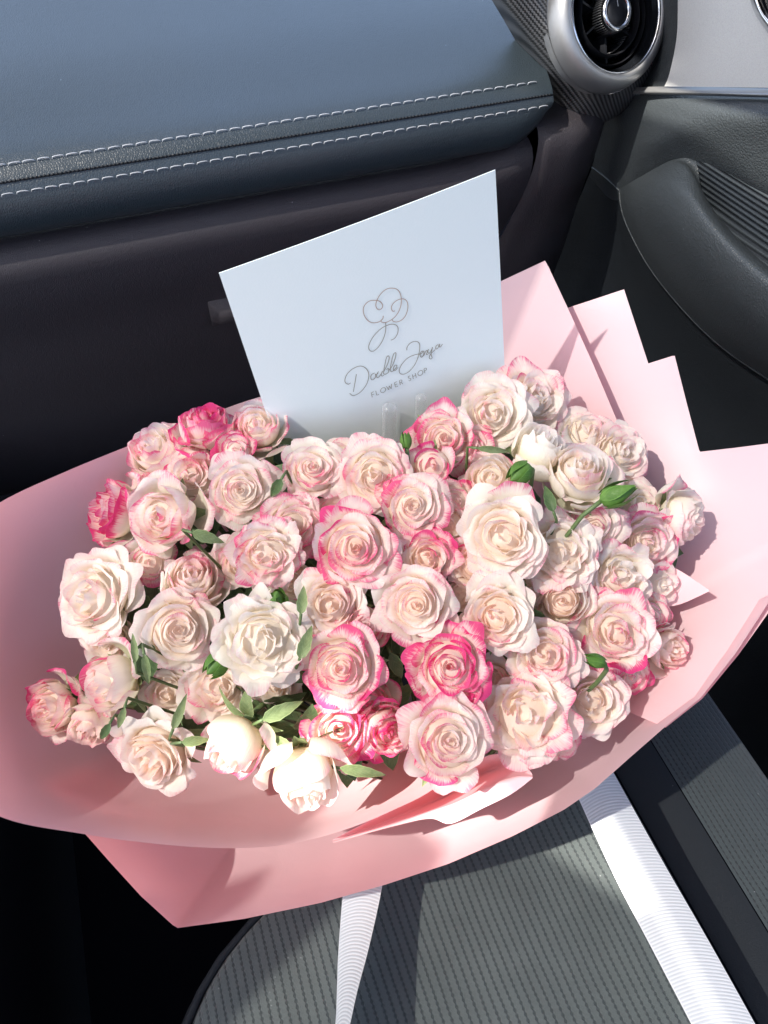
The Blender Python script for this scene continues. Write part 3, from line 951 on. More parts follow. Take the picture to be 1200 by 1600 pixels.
ed = [k for k in range(14)]+[14*k+13 for k in range(1, 14)]+[13*14+k for k in range(12, -1, -1)]+[14*k for k in range(12, 0, -1)]
mesh_obj('card_edge', [gv[k] for k in ed]+[bk[k] for k in ed], grid_faces(2, len(ed), True), M['card'], card, smooth=False)

def strokes(name, polys, wid, mat, tf, smooth=True):
    parts = []
    for pl in polys:
        pts = [tf(*q) for q in pl]
        n = max(2, int(sum(math.dist(pts[i], pts[i+1]) for i in range(len(pts)-1))/1.2))
        pr = resample(pts, max(n, 4), smooth and len(pts) > 2)
        p3 = np.array([on_card(a, b, 0.00045) for a, b in pr])
        tg = np.gradient(p3, axis=0)
        tg /= np.linalg.norm(tg, axis=1)[:, None]+1e-12
        sd_ = np.cross(tg, nrm_c)
        # slightly raised foil: a flat top with its two flanks
        vv = []
        for i in range(len(p3)):
            vv += [p3[i]-sd_[i]*wid-nrm_c*0.0004*-1*0, p3[i]+sd_[i]*wid]
        fc = [(2*i, 2*i+1, 2*i+3, 2*i+2) for i in range(len(p3)-1)]
        parts.append(([q-KO for q in vv], fc))
    v, f_ = join_geo(parts)
    return mesh_obj(name, v, f_, mat, card, smooth=False)
tA = lambda x, y: (550+x/8.0, 435+y/8.0)
emblem = [
 [(388, 462), (385, 490), (370, 515), (330, 540), (262, 550), (200, 525), (155, 465), (138, 400), (148, 345), (185, 298), (235, 272), (290, 270), (340, 280), (372, 310), (380, 345), (365, 375), (335, 387), (308, 370), (295, 330), (305, 280), (335, 220), (380, 165), (440, 125), (500, 118), (555, 130), (590, 165), (610, 220), (615, 280), (605, 350), (570, 430), (520, 490), (460, 530), (410, 548), (370, 542), (360, 525), (375, 505)],
 [(535, 400), (515, 408), (498, 395), (490, 360), (505, 320), (545, 280), (600, 255), (650, 255), (685, 285), (697, 340), (690, 400), (665, 465), (620, 515), (560, 540), (515, 532), (500, 512)]]
stemmark = [[(418, 550), (420, 610), (412, 680), (380, 770), (330, 850), (275, 900), (235, 905), (210, 880), (208, 835), (240, 760), (300, 680), (380, 610), (460, 575), (520, 570), (560, 588), (575, 630), (565, 690), (530, 745), (485, 768)]]
strokes('emblem', emblem, 0.00024, M['ink_gold'], tA)
strokes('emblem_stem', stemmark, 0.00024, M['ink_grey'], tA)
k7 = 170/1200
tB = lambda x, y: (530+x*k7, 525+y*k7)
script = [
 [(188, 418), (180, 470), (168, 540), (155, 615)],
 [(125, 515), (100, 530), (70, 515), (62, 480), (85, 420), (140, 365), (215, 330), (275, 340), (315, 385), (325, 440), (305, 520), (255, 595), (200, 640), (150, 655), (115, 632)],
 [(390, 405), (360, 420), (345, 450), (355, 478), (380, 475), (400, 445), (395, 415), (405, 425), (430, 405)],
 [(432, 388), (412, 425), (415, 455), (440, 445), (470, 400), (478, 380), (462, 420), (470, 440), (490, 430)],
 [(488, 395), (530, 310), (550, 240), (540, 215), (520, 235), (505, 300), (492, 370), (488, 410), (505, 420), (535, 405), (550, 370), (535, 355), (520, 370)],
 [(535, 375), (570, 350), (610, 260), (625, 195), (615, 180), (595, 205), (575, 280), (565, 350), (570, 390), (590, 385)],
 [(590, 385), (625, 350), (635, 325), (618, 318), (598, 345), (598, 375), (618, 378), (645, 345)],
 [(745, 155), (748, 120), (785, 75), (840, 57), (880, 75), (888, 130), (870, 230), (830, 320), (770, 390), (710, 420), (670, 410), (662, 370), (690, 310), (750, 245), (820, 210), (890, 195)],
 [(885, 205), (915, 185), (922, 165), (905, 170), (892, 205), (905, 235), (930, 215)],
 [(925, 165), (935, 170), (930, 220), (950, 175), (968, 155), (972, 170), (962, 205), (980, 200)],
 [(985, 145), (978, 180), (995, 190), (1020, 150), (1030, 120), (1015, 200), (1025, 240), (1010, 255), (993, 240), (1010, 200), (1060, 150)],
 [(1095, 95), (1070, 110), (1065, 140), (1085, 140), (1110, 85), (1105, 115), (1115, 125), (1140, 92)]]
strokes('lettering', script, 0.00024, M['ink_grey'], tB)
# block capitals drawn letter by letter in a unit box
ABC = {'F': [[(0, 1), (0, 0), (.6, 0)], [(0, .48), (.52, .48)]], 'L': [[(0, 0), (0, 1), (.55, 1)]], 'W': [[(0, 0), (.3, 1), (.55, .1), (.8, 1), (1.1, 0)]],
       'E': [[(.6, 0), (0, 0), (0, 1), (.6, 1)], [(0, .48), (.55, .48)]], 'R': [[(0, 1), (0, 0), (.35, 0), (.55, .1), (.58, .3), (.42, .5), (0, .52)], [(.3, .52), (.62, 1)]],
       'H': [[(0, 0), (0, 1)], [(.7, 0), (.7, 1)], [(0, .48), (.7, .48)]], 'P': [[(0, 1), (0, 0), (.35, 0), (.55, .1), (.58, .3), (.42, .5), (0, .52)]]}
OO = [[(.5+.5*math.cos(a*math.pi/8), .5+.5*math.sin(a*math.pi/8)) for a in range(17)]]
SS = [[(.55, .12), (.38, 0), (.14, .04), (.05, .22), (.16, .4), (.42, .52), (.56, .7), (.5, .92), (.26, 1.0), (.02, .86)]]
pos = [('F', 352, 625), ('L', 402, 603), ('O', 450, 583), ('W', 520, 552), ('E', 608, 514), ('R', 662, 490), ('S', 755, 448), ('H', 806, 424), ('O', 862, 396), ('P', 934, 362)]
caps = []
for ch, ox, oy in pos:
    for pl in (OO if ch == 'O' else SS if ch == 'S' else ABC[ch]):
        sc_ = (60 if ch == 'O' else 50 if ch != 'W' else 56)
        caps.append([(ox+px*sc_*0.92+py*12, oy+py*50-px*sc_*0.42) for px, py in pl])
sm = strokes('lettering', [c_ for c_ in caps if len(c_) > 8], 0.00021, M['ink_grey'], tB)
strokes('lettering', [c_ for c_ in caps if len(c_) <= 8], 0.00021, M['ink_grey'], tB, smooth=False)

# clear plastic card holder prongs
pick = empty('card_holder', on_card(625, 700, -0.004))
HO = on_card(625, 700, -0.004)
tag(pick, 'clear plastic two-pronged card holder in front of the white card', 'card holder')
for (x, y0, wd, yb) in ((604, 622, 0.0052, 760), (653, 607, 0.0040, 760)):
    a = on_card(x, y0, 0.0075)
    b = on_card(x+2, yb, 0.0075)
    ax = (b-a)/np.linalg.norm(b-a)
    e1 = np.cross(ax, nrm_c)
    e1 /= np.linalg.norm(e1)
    e2 = np.cross(ax, e1)
    L_ = np.linalg.norm(b-a)
    prof = [(0.0002, 0.0), (wd*0.5, 0.0004), (wd*0.88, 0.0016), (wd, 0.0035), (wd, L_)]
    v, f_ = lathe(prof, 24, a, ax, e1, e2)
    mesh_obj('prong', [q-HO for q in v], f_, M['clear'], pick)

# ------------------------------------------------------------------ roses
TIE = P(690, 1240, 0.66)
def petal_geo(rho, h, w0, phi, curl, bulge, rg, nu, nv, amp, zb=-0.72, drop=0.34, spiral=0.10, tilt=0.0, s_layer=0.5, frill=0.03, point=0.0):
    u = np.linspace(-1, 1, nu)[None, :]
    v = np.linspace(0, 1, nv)[:, None]
    v = v**0.85
    notch = 1-drop*np.abs(u)**2.6+point*np.exp(-(u/0.18)**2)-0.03*np.sin(u*rg.uniform(3, 6)+rg.uniform(0, 6))-frill*0.8*np.sin(u*rg.uniform(9, 13)+rg.uniform(0, 6))
    vv = v*notch
    b1, b2 = bulge
    p = [(0.03, zb), (rho*b1, zb+(h-zb)*0.12), (rho*b2, zb+(h-zb)*0.62), (rho, h)]
    q = 1-vv
    r = q**3*p[0][0]+3*q*q*vv*p[1][0]+3*q*vv*vv*p[2][0]+vv**3*p[3][0]
    z = q**3*p[0][1]+3*q*q*vv*p[1][1]+3*q*vv*vv*p[2][1]+vv**3*p[3][1]
    tt = np.clip((vv-0.60)/0.40, 0, 1)
    cu = curl*(1+0.5*np.sin(u*2.2+rg.uniform(0, 6)))
    r = r+cu*tt**2
    z = z-cu*1.1*tt**2.6
    # side margins roll outwards a little
    r = r+0.5*abs(curl)*np.abs(u)**3*vv
    r = r*(1+spiral*u)
    k1, k2 = rg.uniform(1.5, 3.2), rg.uniform(5, 9)
    f1, f2 = rg.uniform(0, 6), rg.uniform(0, 6)
    r = r+amp*vv**2*np.sin(u*k1+f1)+frill*vv**4*np.sin(u*k2+f2)
    z = z+amp*0.7*vv**2*np.cos(u*k1*1.2+f2)+frill*vv**4*np.cos(u*k2*1.3+f1)
    a = phi+u*w0*(0.55+0.45*np.minimum(1, vv*1.3))+rg.uniform(-.08, .08)*vv
    x = r*np.cos(a)
    y = r*np.sin(a)
    # crease across
    cr = amp*0.5*np.sin(vv*5+u*3+f1)
    x = x+cr*np.cos(phi)*vv
    y = y+cr*np.sin(phi)*vv
    V = np.stack([x, y, z*np.ones_like(x)], -1).reshape(-1, 3)
    if tilt:
        ax = np.array([-math.sin(phi), math.cos(phi), 0])
        R = np.array(Matrix.Rotation(tilt, 3, Vector(ax)))
        o = np.array([0, 0, zb])
        V = (V-o) @ R.T+o
    rim = np.maximum(v*np.ones_like(u), (np.abs(u)**2.2)*(0.25+0.75*v))
    at = np.stack([rim, vv*np.ones_like(rim), np.full_like(rim, s_layer), u*np.ones_like(rim)+phi], -1).reshape(-1, 4)
    return V, at

FACE = {}
def put_petal(name, V, at, nu, nv, R, parent, color):
    key = (nv, nu)
    if key not in FACE: FACE[key] = grid_faces(nv, nu)
    o = mesh_obj(name, V*R, FACE[key], M['petal'], parent, attr=at)
    o.color = color
    return o

def leaf_geo(L, W, fold, bend, n=9, m=5, serr=0.0):
    vs, at = [], []
    for i in range(n):
        s = i/(n-1)
        w = W*math.sin(math.pi*min(1, s**0.75))**0.85*(1-0.25*s)+0.0002
        if i == n-1: w = 0.0001
        for k in range(m):
            u = 2*k/(m-1)-1
            ww = w*(1+serr*(0.5 if i % 2 else -0.5)*(abs(u) > 0.9))
            vs.append((u*ww, s*L, abs(u)*fold*w-bend*L*s*s))
            at.append((abs(u), s, 0, 1))
    return vs, at
LF = grid_faces(9, 5)

def place_local(o, loc, direction, up):
    d = Vector(direction).normalized()
    s = d.cross(Vector(up))
    if s.length < 1e-5: s = Vector((1, 0, 0))
    s.normalize()
    n_ = s.cross(d)
    o.matrix_local = Matrix.Translation(Vector(loc)) @ Matrix((s, d, n_)).transposed().to_4x4()

def rose(idx, px, py, rpx, fx, fy, typ, pk, warm, grn, dt, label):
    rg = random.Random(1000+idx*17)
    t0 = 0.452+0.055*((px-590)/520)**2+0.050*((930-py)/320 if py < 930 else 0)**1.3*1.0-0.012*max(0, (py-930)/280)+dt
    R = 1.0*rpx*t0/F
    view = ray(px, py)
    view = view/np.linalg.norm(view)
    m2 = min(0.96, fx*fx+fy*fy)
    ax = -view*math.sqrt(1-m2)+CR*fx-CU*fy
    ax /= np.linalg.norm(ax)
    A_ = Vector(ax)
    rot = A_.to_track_quat('Z', 'Y').to_matrix() @ Matrix.Rotation(rg.uniform(0, 6.28), 3, 'Z')
    pos = P(px, py, t0)
    # shift so that the visible bulk is centred on its pixel
    pos = pos+(-ax*(-0.20)*R*math.sqrt(m2))
    root = empty('rose', pos-ax*0.10*R, rot)
    tag(root, label, 'rose', 'spray roses in the bouquet')
    ph = rg.uniform(0, 6.28)
    big = rpx >= 44
    N = {'open': 34, 'spiral': 29, 'cup': 24, 'ruffle': 38, 'side': 24, 'small': 18, 'bulb': 15}[typ]
    if not big: N = int(N*0.75)
    for i in range(N):
        s = i/(N-1)
        if typ == 'spiral':
            rho = 0.04+0.94*s**1.30
            h = 0.18+0.30*s-0.62*s*s+rg.uniform(-.015, .015)
            w0 = 2.1-1.35*s**0.6
            curl = 0.04+0.14*s
            bul = (1.15-0.35*s, 1.12-0.2*s)
            amp = 0.015+0.035*s; jit = 0.02; fr = 0.008+0.02*s; tl = rg.uniform(-.04, .04)
        elif typ == 'open':
            rho = 0.08+0.92*s**0.9
            h = 0.30-0.40*s**1.4+rg.uniform(-.03, .03)
            w0 = 1.5-0.78*s**0.6
            curl = 0.04+0.15*s
            bul = (1.05-0.3*s, 1.1-0.2*s)
            amp = 0.045+0.04*s; jit = 0.09*(1-s)+0.03; fr = 0.012+0.014*s; tl = rg.uniform(-.10, .10)
        elif typ == 'ruffle':
            rho = 0.08+0.92*s**0.8
            h = 0.28-0.36*s**1.4+rg.uniform(-.06, .06)
            w0 = 1.1-0.5*s**0.6
            curl = 0.06+0.11*s
            bul = (1.0-0.3*s, 1.1-0.2*s)
            amp = 0.055+0.03*s; jit = 0.16*(1-s)+0.04; fr = 0.020+0.014*s; tl = rg.uniform(-.14, .14)
        elif typ == 'small':
            rho = 0.06+0.90*s
            h = 0.30-0.35*s**2
            w0 = 1.8-1.0*s**0.6
            curl = 0.02+0.16*s
            bul = (1.1-0.3*s, 1.1-0.2*s)
            amp = 0.04; jit = 0.04; fr = 0.02; tl = rg.uniform(-.08, .08)
        elif typ == 'bulb':  # smooth, still closed, with wide plain outer petals
            rho = 0.10+0.58*s
            h = 0.52-0.10*s
            w0 = 1.9-0.7*s
            curl = 0.01+0.05*s
            bul = (1.40, 1.30)
            amp = 0.012+0.012*s; jit = 0.015; fr = 0.006; tl = rg.uniform(-.03, .03)
            if i >= N-2: tl = rg.uniform(.15, .4); curl = 0.22; h -= 0.05
        else:  # cup / side: goblet of upright petals, the outermost opening
            rho = 0.06+0.74*s**0.9
            h = 0.52-0.12*s-0.10*s**4+rg.uniform(-.02, .02)
            w0 = 2.0-0.9*s**0.6
            curl = 0.015+0.13*s**2
            bul = (1.25+0.12*s, 1.18+0.02*s)
            amp = 0.025+0.025*s; jit = 0.03; fr = 0.015+0.02*s; tl = rg.uniform(-.05, .05)
            if s > 0.86:
                tl = rg.uniform(.05, .38); curl += 0.08; w0 *= 0.85
        phi = ph+i*2.39996+rg.uniform(-.2, .2)
        if s < 0.22 and typ != 'ruffle':
            k_ = (0.22-s)/0.22
            bul = (bul[0]+0.8*k_, bul[1]+1.3*k_)
            curl *= (1-0.8*k_)
            rho = rho*(1-0.4*k_)+0.01
            h = h+0.02*k_
        nu, nv = (17, 10) if (s > 0.35 and big) else (10, 8)
        V, at = petal_geo(rho, h, w0, phi, curl, bul, rg, nu, nv, amp, spiral=rg.choice((-1, 1))*0.06 if typ in ('open', 'ruffle') else 0.09, tilt=tl, s_layer=s,
                          frill=fr, point=rg.choice((0, 0, 0.05)))
        V = V+np.array([rg.uniform(-jit, jit), rg.uniform(-jit, jit), 0])
        pp_ = max(0, min(1, pk+rg.uniform(-.22, .22)+(0.12 if s > 0.75 else -0.05 if s < 0.4 else 0)))
        if rg.random() < 0.12: pp_ = min(1, pp_+0.25*(pk > 0.1))
        put_petal('petal', V, at, nu, nv, R, root, (pp_, max(0, min(1, warm+rg.uniform(-.12, .12))), grn, rg.random()))
    # guard petals: large, loose, reflexed and wavy round the outside
    for k in range(0 if typ == 'bulb' else rg.choice((3, 4, 5)) if big else 2):
        phi = ph+k*rg.uniform(1.2, 1.7)+rg.uniform(0, 1)
        cupd = typ in ('cup', 'side')
        rho = rg.uniform(0.92, 1.10)*(0.86 if cupd else 1.0)
        V, at = petal_geo(rho, rg.uniform(-.30, -.08)+(0.25 if cupd else 0), rg.uniform(.50, .72), phi, rg.uniform(.04, .16), (0.62, 0.86), rg, 17, 10, rg.uniform(.04, .08),
                          spiral=rg.uniform(-.1, .1), tilt=rg.uniform(-.1, .1), s_layer=1.0, frill=rg.uniform(.01, .025), drop=rg.uniform(.30, .42), point=rg.choice((0, 0.03, 0.05)))
        put_petal('petal', V, at, 17, 10, R, root, (max(0, min(1, pk+rg.uniform(-.1, .30)*(pk > 0.08))), warm*0.6, grn, rg.random()))
    # heart: the tightly packed innermost mass that closes the gaps between the petals
    pr_ = []
    for k in range(8):
        s = k/7
        if typ in ('cup', 'side', 'bulb'): rr, hh = 0.58*s, 0.26-0.08*s-0.25*s**4
        elif typ == 'spiral': rr, hh = 0.72*s**1.2, -0.02+0.25*s-0.62*s*s
        elif typ == 'small': rr, hh = 0.70*s, 0.06-0.36*s**2
        else: rr, hh = 0.72*s, 0.02-0.38*s**1.4
        pr_.append((max(rr, 0.001)*R, hh*R))
    pr_ += [(0.5*R, -0.5*R), (0.1*R, -0.7*R)]
    v, f_ = lathe(pr_, 14, Z0, np.array([0, 0, 1.0]), np.array([1.0, 0, 0]), np.array([0, 1.0, 0]))
    o = mesh_obj('heart', v, f_, M['petal'], root, attr=[(0.2, 0.6, 0.2, 0.5)]*len(v))
    o.color = (pk*0.3, warm, grn*0.3, 0.5)
    # calyx and sepals
    prof = [(0.02, -0.98), (0.10, -0.96), (0.16, -0.88), (0.17, -0.80), (0.13, -0.72), (0.08, -0.66)]
    v, f_ = lathe([(a*R, b*R) for a, b in prof], 10, Z0, np.array([0, 0, 1.0]), np.array([1.0, 0, 0]), np.array([0, 1.0, 0]))
    mesh_obj('calyx', v, f_, M['sepal'], root, attr=[(0.3, 0.5, 0, 1)]*len(v))
    for k in range(5):
        a = k*1.2566+ph
        Ls = R*rg.uniform(0.75, 1.05)
        v, at = leaf_geo(Ls, R*0.20, 0.35, rg.uniform(-.2, .35))
        o = mesh_obj('sepal', v, LF, M['sepal'], root, attr=at)
        dn_ = rg.uniform(-0.35, 0.5) if typ in ('cup', 'side', 'bulb') else rg.uniform(-.3, .3)
        dr = Vector((math.cos(a), math.sin(a), dn_+0.15))
        place_local(o, (math.cos(a)*0.12*R, math.sin(a)*0.12*R, -0.82*R), dr, (0, 0, 1))
    # stem runs down to the tie
    mw = Matrix.Translation(Vector(pos-ax*0.10*R)) @ rot.to_4x4()
    inv = mw.inverted()
    b0 = Vector((0, 0, -0.95*R))
    e_ = inv @ Vector(TIE+np.array([rg.uniform(-.012, .012), rg.uniform(-.012, .012), rg.uniform(-.01, .01)]))
    c1 = Vector((0, 0, -2.4*R))
    pth = []
    for i in range(9):
        s = i/8
        pth.append((1-s)**2*b0+2*s*(1-s)*c1+s*s*e_)
    v, f_ = tube_geo([tuple(q) for q in pth], [0.0019]*9, 6)
    mesh_obj('stem', v, f_, M['stem'], root)
    # a few leaves on the stem, in the dark under the heads
    for k in range(0 if (py > 1040 and px > 680) else 5):
        q = pth[1+k//2]
        L_ = rg.uniform(0.026, 0.042)
        v, at = leaf_geo(L_, L_*0.34, 0.25, rg.uniform(0, .4), serr=0.12)
        o = mesh_obj('leaf', v, LF, M['leaf'], root, attr=at)
        a = rg.uniform(0, 6.28)
        place_local(o, q, (math.cos(a), math.sin(a), rg.uniform(-.3, .3)), (0, 0, 1))
    return root

ROSES = [
 # px, py, r, fx, fy, type, pink, warm, green, dt, label
 (242, 705, 52, -.45, -.45, 'side', .45, .1, .2, .012, 'pale pink-streaked rose at the upper left rim, left of the tallest magenta bloom'),
 (322, 668, 52, -.15, -.82, 'side', .85, .05, .2, .010, 'tall rose with strong magenta petal edges against the paper, left of the card'),
 (404, 668, 46, -.25, -.45, 'side', .40, .25, .3, .014, 'cream rose half hidden by the lower left edge of the card'),
 (368, 702, 34, -.1, -.3, 'small', .85, .1, .0, .004, 'small crumpled magenta and pink bloom above the open cream rose near the card'),
 (298, 742, 46, -.2, -.35, 'open', .42, .2, .1, .006, 'ragged pale pink rose between the magenta-edged bloom and the pink-tipped cream cup'),
 (376, 766, 58, -.02, .05, 'spiral', .20, .3, .2, -.006, 'full round cream rose just left of the lower corner of the card'),
 (176, 800, 56, -.80, -.15, 'side', .75, .05, .2, .006, 'white rose with magenta veined petals turned away at the far upper left'),
 (256, 806, 62, -.48, .0, 'cup', .42, .3, .35, -.010, 'cream cup-shaped rose with pink tips beside the pointed green sepal'),
 (487, 729, 52, -.02, -.34, 'spiral', .38, .45, .3, -.006, 'cream rose with a tight peach swirl directly under the card'),
 (583, 746, 56, -.08, .08, 'open', .28, .3, .1, -.006, 'white rose with lilac-pink tips under the clear card holder'),
 (692, 684, 53, 0, -.12, 'spiral', .55, .45, .1, .004, 'pink-rimmed blush rose right of the clear card holder, against the card'),
 (772, 646, 56, .12, -.10, 'open', .16, .15, .2, .002, 'creamy white rose at the lower right corner of the card'),
 (838, 620, 56, .35, -.30, 'open', .22, .15, .0, .018, 'shaded pale rose behind the right edge of the card, against the tall paper'),
 (842, 702, 56, .40, -.70, 'bulb', .10, .0, .5, -.002, 'smooth white half-closed rose above the dark green leaf at upper right'),
 (905, 738, 60, .18, -.58, 'cup', .20, .25, .5, -.014, 'plump ivory cup rose beside the bright green pointed bud'),
 (975, 705, 48, .50, -.25, 'open', .16, .15, .1, .014, 'pale rose at the upper right rim, lit against the pink paper'),
 (922, 672, 42, .35, -.40, 'open', .25, .2, .0, .020, 'mostly hidden pale rose behind the ivory cup rose at upper right'),
 (676, 728, 40, .05, -.05, 'small', .80, .35, .1, -.002, 'small bloom with bright pink petal tips below the pink-rimmed blush rose'),
 (768, 750, 50, -.05, -.4, 'cup', .15, .3, .2, .002, 'creamy folded rose between the small pink bloom and the dark leaf'),
 (645, 790, 56, 0, -.05, 'spiral', .38, .45, .2, -.010, 'cream rose with pointed peach heart in the upper middle of the bouquet'),
 (712, 782, 42, .25, -.1, 'small', .60, .2, .1, .006, 'loose pink-edged petals just right of the cream rose in the upper middle'),
 (458, 820, 52, .10, -.10, 'open', .50, .25, .1, -.004, 'pink-rimmed ruffled rose, upper of the touching pair left of centre'),
 (415, 868, 54, -.10, .10, 'ruffle', .48, .3, .1, -.014, 'pink-rimmed ruffled rose, lower of the touching pair left of centre'),
 (555, 856, 66, 0, .0, 'spiral', .50, .75, .0, -.016, 'large pink-edged rose with a deep peach swirl at the upper centre'),
 (786, 838, 69, -.02, .05, 'open', .16, .35, .2, -.022, 'largest creamy white rose, right of centre, with broad loose petals'),
 (876, 862, 60, .10, .0, 'ruffle', .20, .3, .0, -.010, 'ruffled pale rose touching the right side of the largest white rose'),
 (700, 822, 36, .05, .0, 'small', .35, .7, .0, .006, 'small peach rose tucked left of the largest white rose'),
 (668, 872, 46, .0, .05, 'open', .45, .65, .0, .0, 'dusky peach rose directly right of the deep peach swirl rose'),
 (740, 880, 44, .0, .1, 'ruffle', .35, .95, .0, .002, 'salmon peach ruffled rose under the left edge of the largest white rose'),
 (930, 822, 48, .12, -.05, 'spiral', .50, .3, .1, -.002, 'small-hearted pink rose below the bright green pointed bud'),
 (1014, 848, 52, .35, .12, 'open', .50, .15, .0, .0, 'pink-tipped rose with a magenta upper petal near the right rim'),
 (1066, 808, 52, .80, .10, 'side', .18, .2, .3, .002, 'outermost cream rose on the right, casting its shadow on the paper'),
 (1002, 785, 40, .40, -.2, 'open', .12, .1, .1, .016, 'pale rose half hidden below the bright green pointed bud at the right'),
 (978, 908, 54, .50, .15, 'ruffle', .20, .25, .3, -.004, 'white rose with crimped petals above the pink-edged rose on the right side'),
 (138, 930, 70, -.60, -.02, 'open', .16, .1, .2, -.008, 'big white rose facing left at the far left of the bouquet'),
 (232, 880, 40, -.15, .1, 'small', .55, .35, .1, .010, 'pink bloom in shadow under the pink-tipped cream cup'),
 (300, 905, 52, .0, -.55, 'cup', .40, .35, .1, .004, 'cream rose with upright pink-edged petals above the round peach-cream rose'),
 (372, 880, 42, -.05, .05, 'open', .30, .45, .0, .012, 'pale pink rose in shadow left of the touching ruffled pair'),
 (279, 985, 64, .02, .02, 'spiral', .16, .50, .2, -.016, 'round peach-cream rose with a tidy swirl at left centre'),
 (406, 1000, 70, -.08, .05, 'ruffle', .03, .12, .3, -.022, 'pure white ruffled rose beside the round green bud'),
 (515, 945, 58, -.10, .0, 'open', .14, .60, .2, -.006, 'beige peach rose between the pure white ruffled rose and the centre'),
 (650, 945, 62, .0, .05, 'spiral', .22, .70, .2, -.012, 'peach-hearted cream rose at the very centre of the bouquet'),
 (777, 965, 58, .0, .08, 'open', .20, .60, .2, -.012, 'two-lobed cream peach rose right of the peach-hearted centre rose'),
 (877, 938, 48, .05, .05, 'cup', .25, .55, .2, .004, 'upright pale peach rose below the ruffled rose on the right'),
 (568, 985, 46, .40, -.35, 'cup', .60, .1, .3, .004, 'large single-petalled white and magenta bloom behind the peach-pink rose at centre'),
 (530, 1045, 66, -.16, .06, 'spiral', .64, .60, .1, -.016, 'peach-pink rose with magenta rim at lower centre, above the sunlit one'),
 (703, 1042, 66, .0, .02, 'spiral', .88, .45, .0, -.016, 'vivid pink-edged rose with a perfect swirl, lower right of centre'),
 (852, 1022, 56, .08, .05, 'open', .38, .45, .0, -.008, 'pale pink rose with a bruised magenta outer petal, right of the vivid swirl'),
 (965, 990, 62, .20, .08, 'open', .50, .35, .1, -.012, 'round pink-edged rose on the lower right side'),
 (1045, 1012, 40, .62, .15, 'side', .35, .55, .1, .004, 'small peach rose facing away at the lower right rim'),
 (82, 1106, 50, -.60, .20, 'side', .55, .3, .3, .004, 'pink-tipped rose at the extreme lower left edge'),
 (172, 1064, 62, -.66, .22, 'bulb', .40, .15, .7, -.004, 'white rose with a magenta blotch and green base at lower left'),
 (335, 1078, 56, -.20, .15, 'ruffle', .20, .45, .2, .006, 'shaded pale rose beneath the pure white ruffled rose'),
 (140, 1136, 42, -.30, .60, 'side', .40, .5, .2, .006, 'small dusky peach rose hanging below the magenta-blotched one'),
 (236, 1186, 66, -.42, .50, 'open', .10, .60, .4, -.010, 'apricot cream rose nodding over the lower left paper'),
 (366, 1165, 68, -.40, .70, 'bulb', .25, .50, .4, -.010, 'tall cream rose nodding down, left of the sunlit bulb'),
 (480, 1215, 72, .10, .80, 'bulb', .03, .45, .3, -.012, 'smooth rounded cream bloom glowing in direct sun at the bottom'),
 (528, 1142, 58, .0, .10, 'spiral', .85, .75, .0, -.006, 'hot pink and salmon rose partly in the sun patch'),
 (703, 1158, 73, .22, .10, 'spiral', .45, .50, .3, -.022, 'largest pink-edged cream rose at the bottom, above the folded paper lip'),
 (826, 1120, 70, .05, .05, 'ruffle', .28, .40, .1, -.012, 'ruffled blush rose right of the largest bottom rose'),
 (925, 1097, 56, .15, .15, 'open', .28, .50, .0, -.004, 'soft peach rose near the lower right paper rim'),
 (606, 1140, 46, .30, .35, 'side', .85, .45, .1, .004, 'outer magenta-tipped bloom tucked between the hot pink and the largest bottom rose'),
 (1035, 915, 36, .50, .20, 'small', .20, .15, .0, .008, 'pale shaded rose behind the crimped white one at the right rim'),
 (985, 1060, 38, .35, .30, 'small', .70, .25, .0, .008, 'dim pink rose under the round pink-edged rose at lower right'),
 (530, 812, 44, .0, -.15, 'open', .45, .3, .0, .010, 'pale pink rose peeping over the deep peach swirl rose'),
 (160, 1002, 42, -.35, .25, 'open', .15, .2, .2, .010, 'white rose in shade beneath the big left-facing white rose'),
 (875, 1160, 36, .20, .30, 'small', .45, .5, .0, .006, 'little blush bloom low between the ruffled blush and soft peach roses'),
 (700, 1085, 40, .0, .4, 'small', .70, .3, .1, .014, 'half-hidden pink bloom below the vivid swirl rose'),
 (432, 1072, 42, .1, .3, 'open', .12, .35, .2, .012, 'loose ivory bloom hanging in shade below the pure white ruffled rose'),
 (262, 1085, 40, -.1, .2, 'open', .15, .4, .2, .020, 'shaded ivory bloom between the magenta-blotched rose and the pale rose left of the nodding one'),
 (457, 908, 36, .0, .1, 'small', .30, .45, .1, .012, 'shaded blush bloom wedged between the lower ruffled rose and the beige peach rose'),
 (612, 905, 36, .05, .0, 'open', .35, .5, .1, .012, 'shaded blush bloom wedged between the deep peach swirl rose and the centre rose'),
 (720, 930, 36, .0, .0, 'small', .30, .6, .1, .014, 'deep-set peach bloom between the centre rose and the two-lobed one'),
 (832, 905, 38, .1, .0, 'open', .30, .4, .1, .012, 'deep-set pale bloom under the right edge of the largest white rose'),
 (915, 905, 34, .2, .0, 'small', .30, .3, .1, .010, 'small pale bloom left of the crimped white rose'),
 (1020, 965, 36, .45, .1, 'small', .65, .3, .1, .008, 'small magenta-tipped bloom right of the round pink-edged rose'),
 (768, 1066, 40, .0, .1, 'open', .35, .5, .1, .012, 'deep-set blush bloom right of the vivid swirl rose'),
 (580, 1098, 40, .1, .2, 'side', .80, .4, .1, .008, 'magenta petals between the peach-pink rose and the hot pink rose'),
 (240, 760, 34, -.2, -.2, 'small', .50, .2, .1, .010, 'small pink-edged bloom above the pink-tipped cream cup'),
 (905, 1035, 38, .15, .1, 'open', .40, .4, .1, .008, 'blush bloom beneath the slim green bud at lower right'),
 (532, 716, 34, .0, -.3, 'open', .25, .3, .1, .020, 'pale bloom half hidden at the foot of the card, left of the clear prongs'),
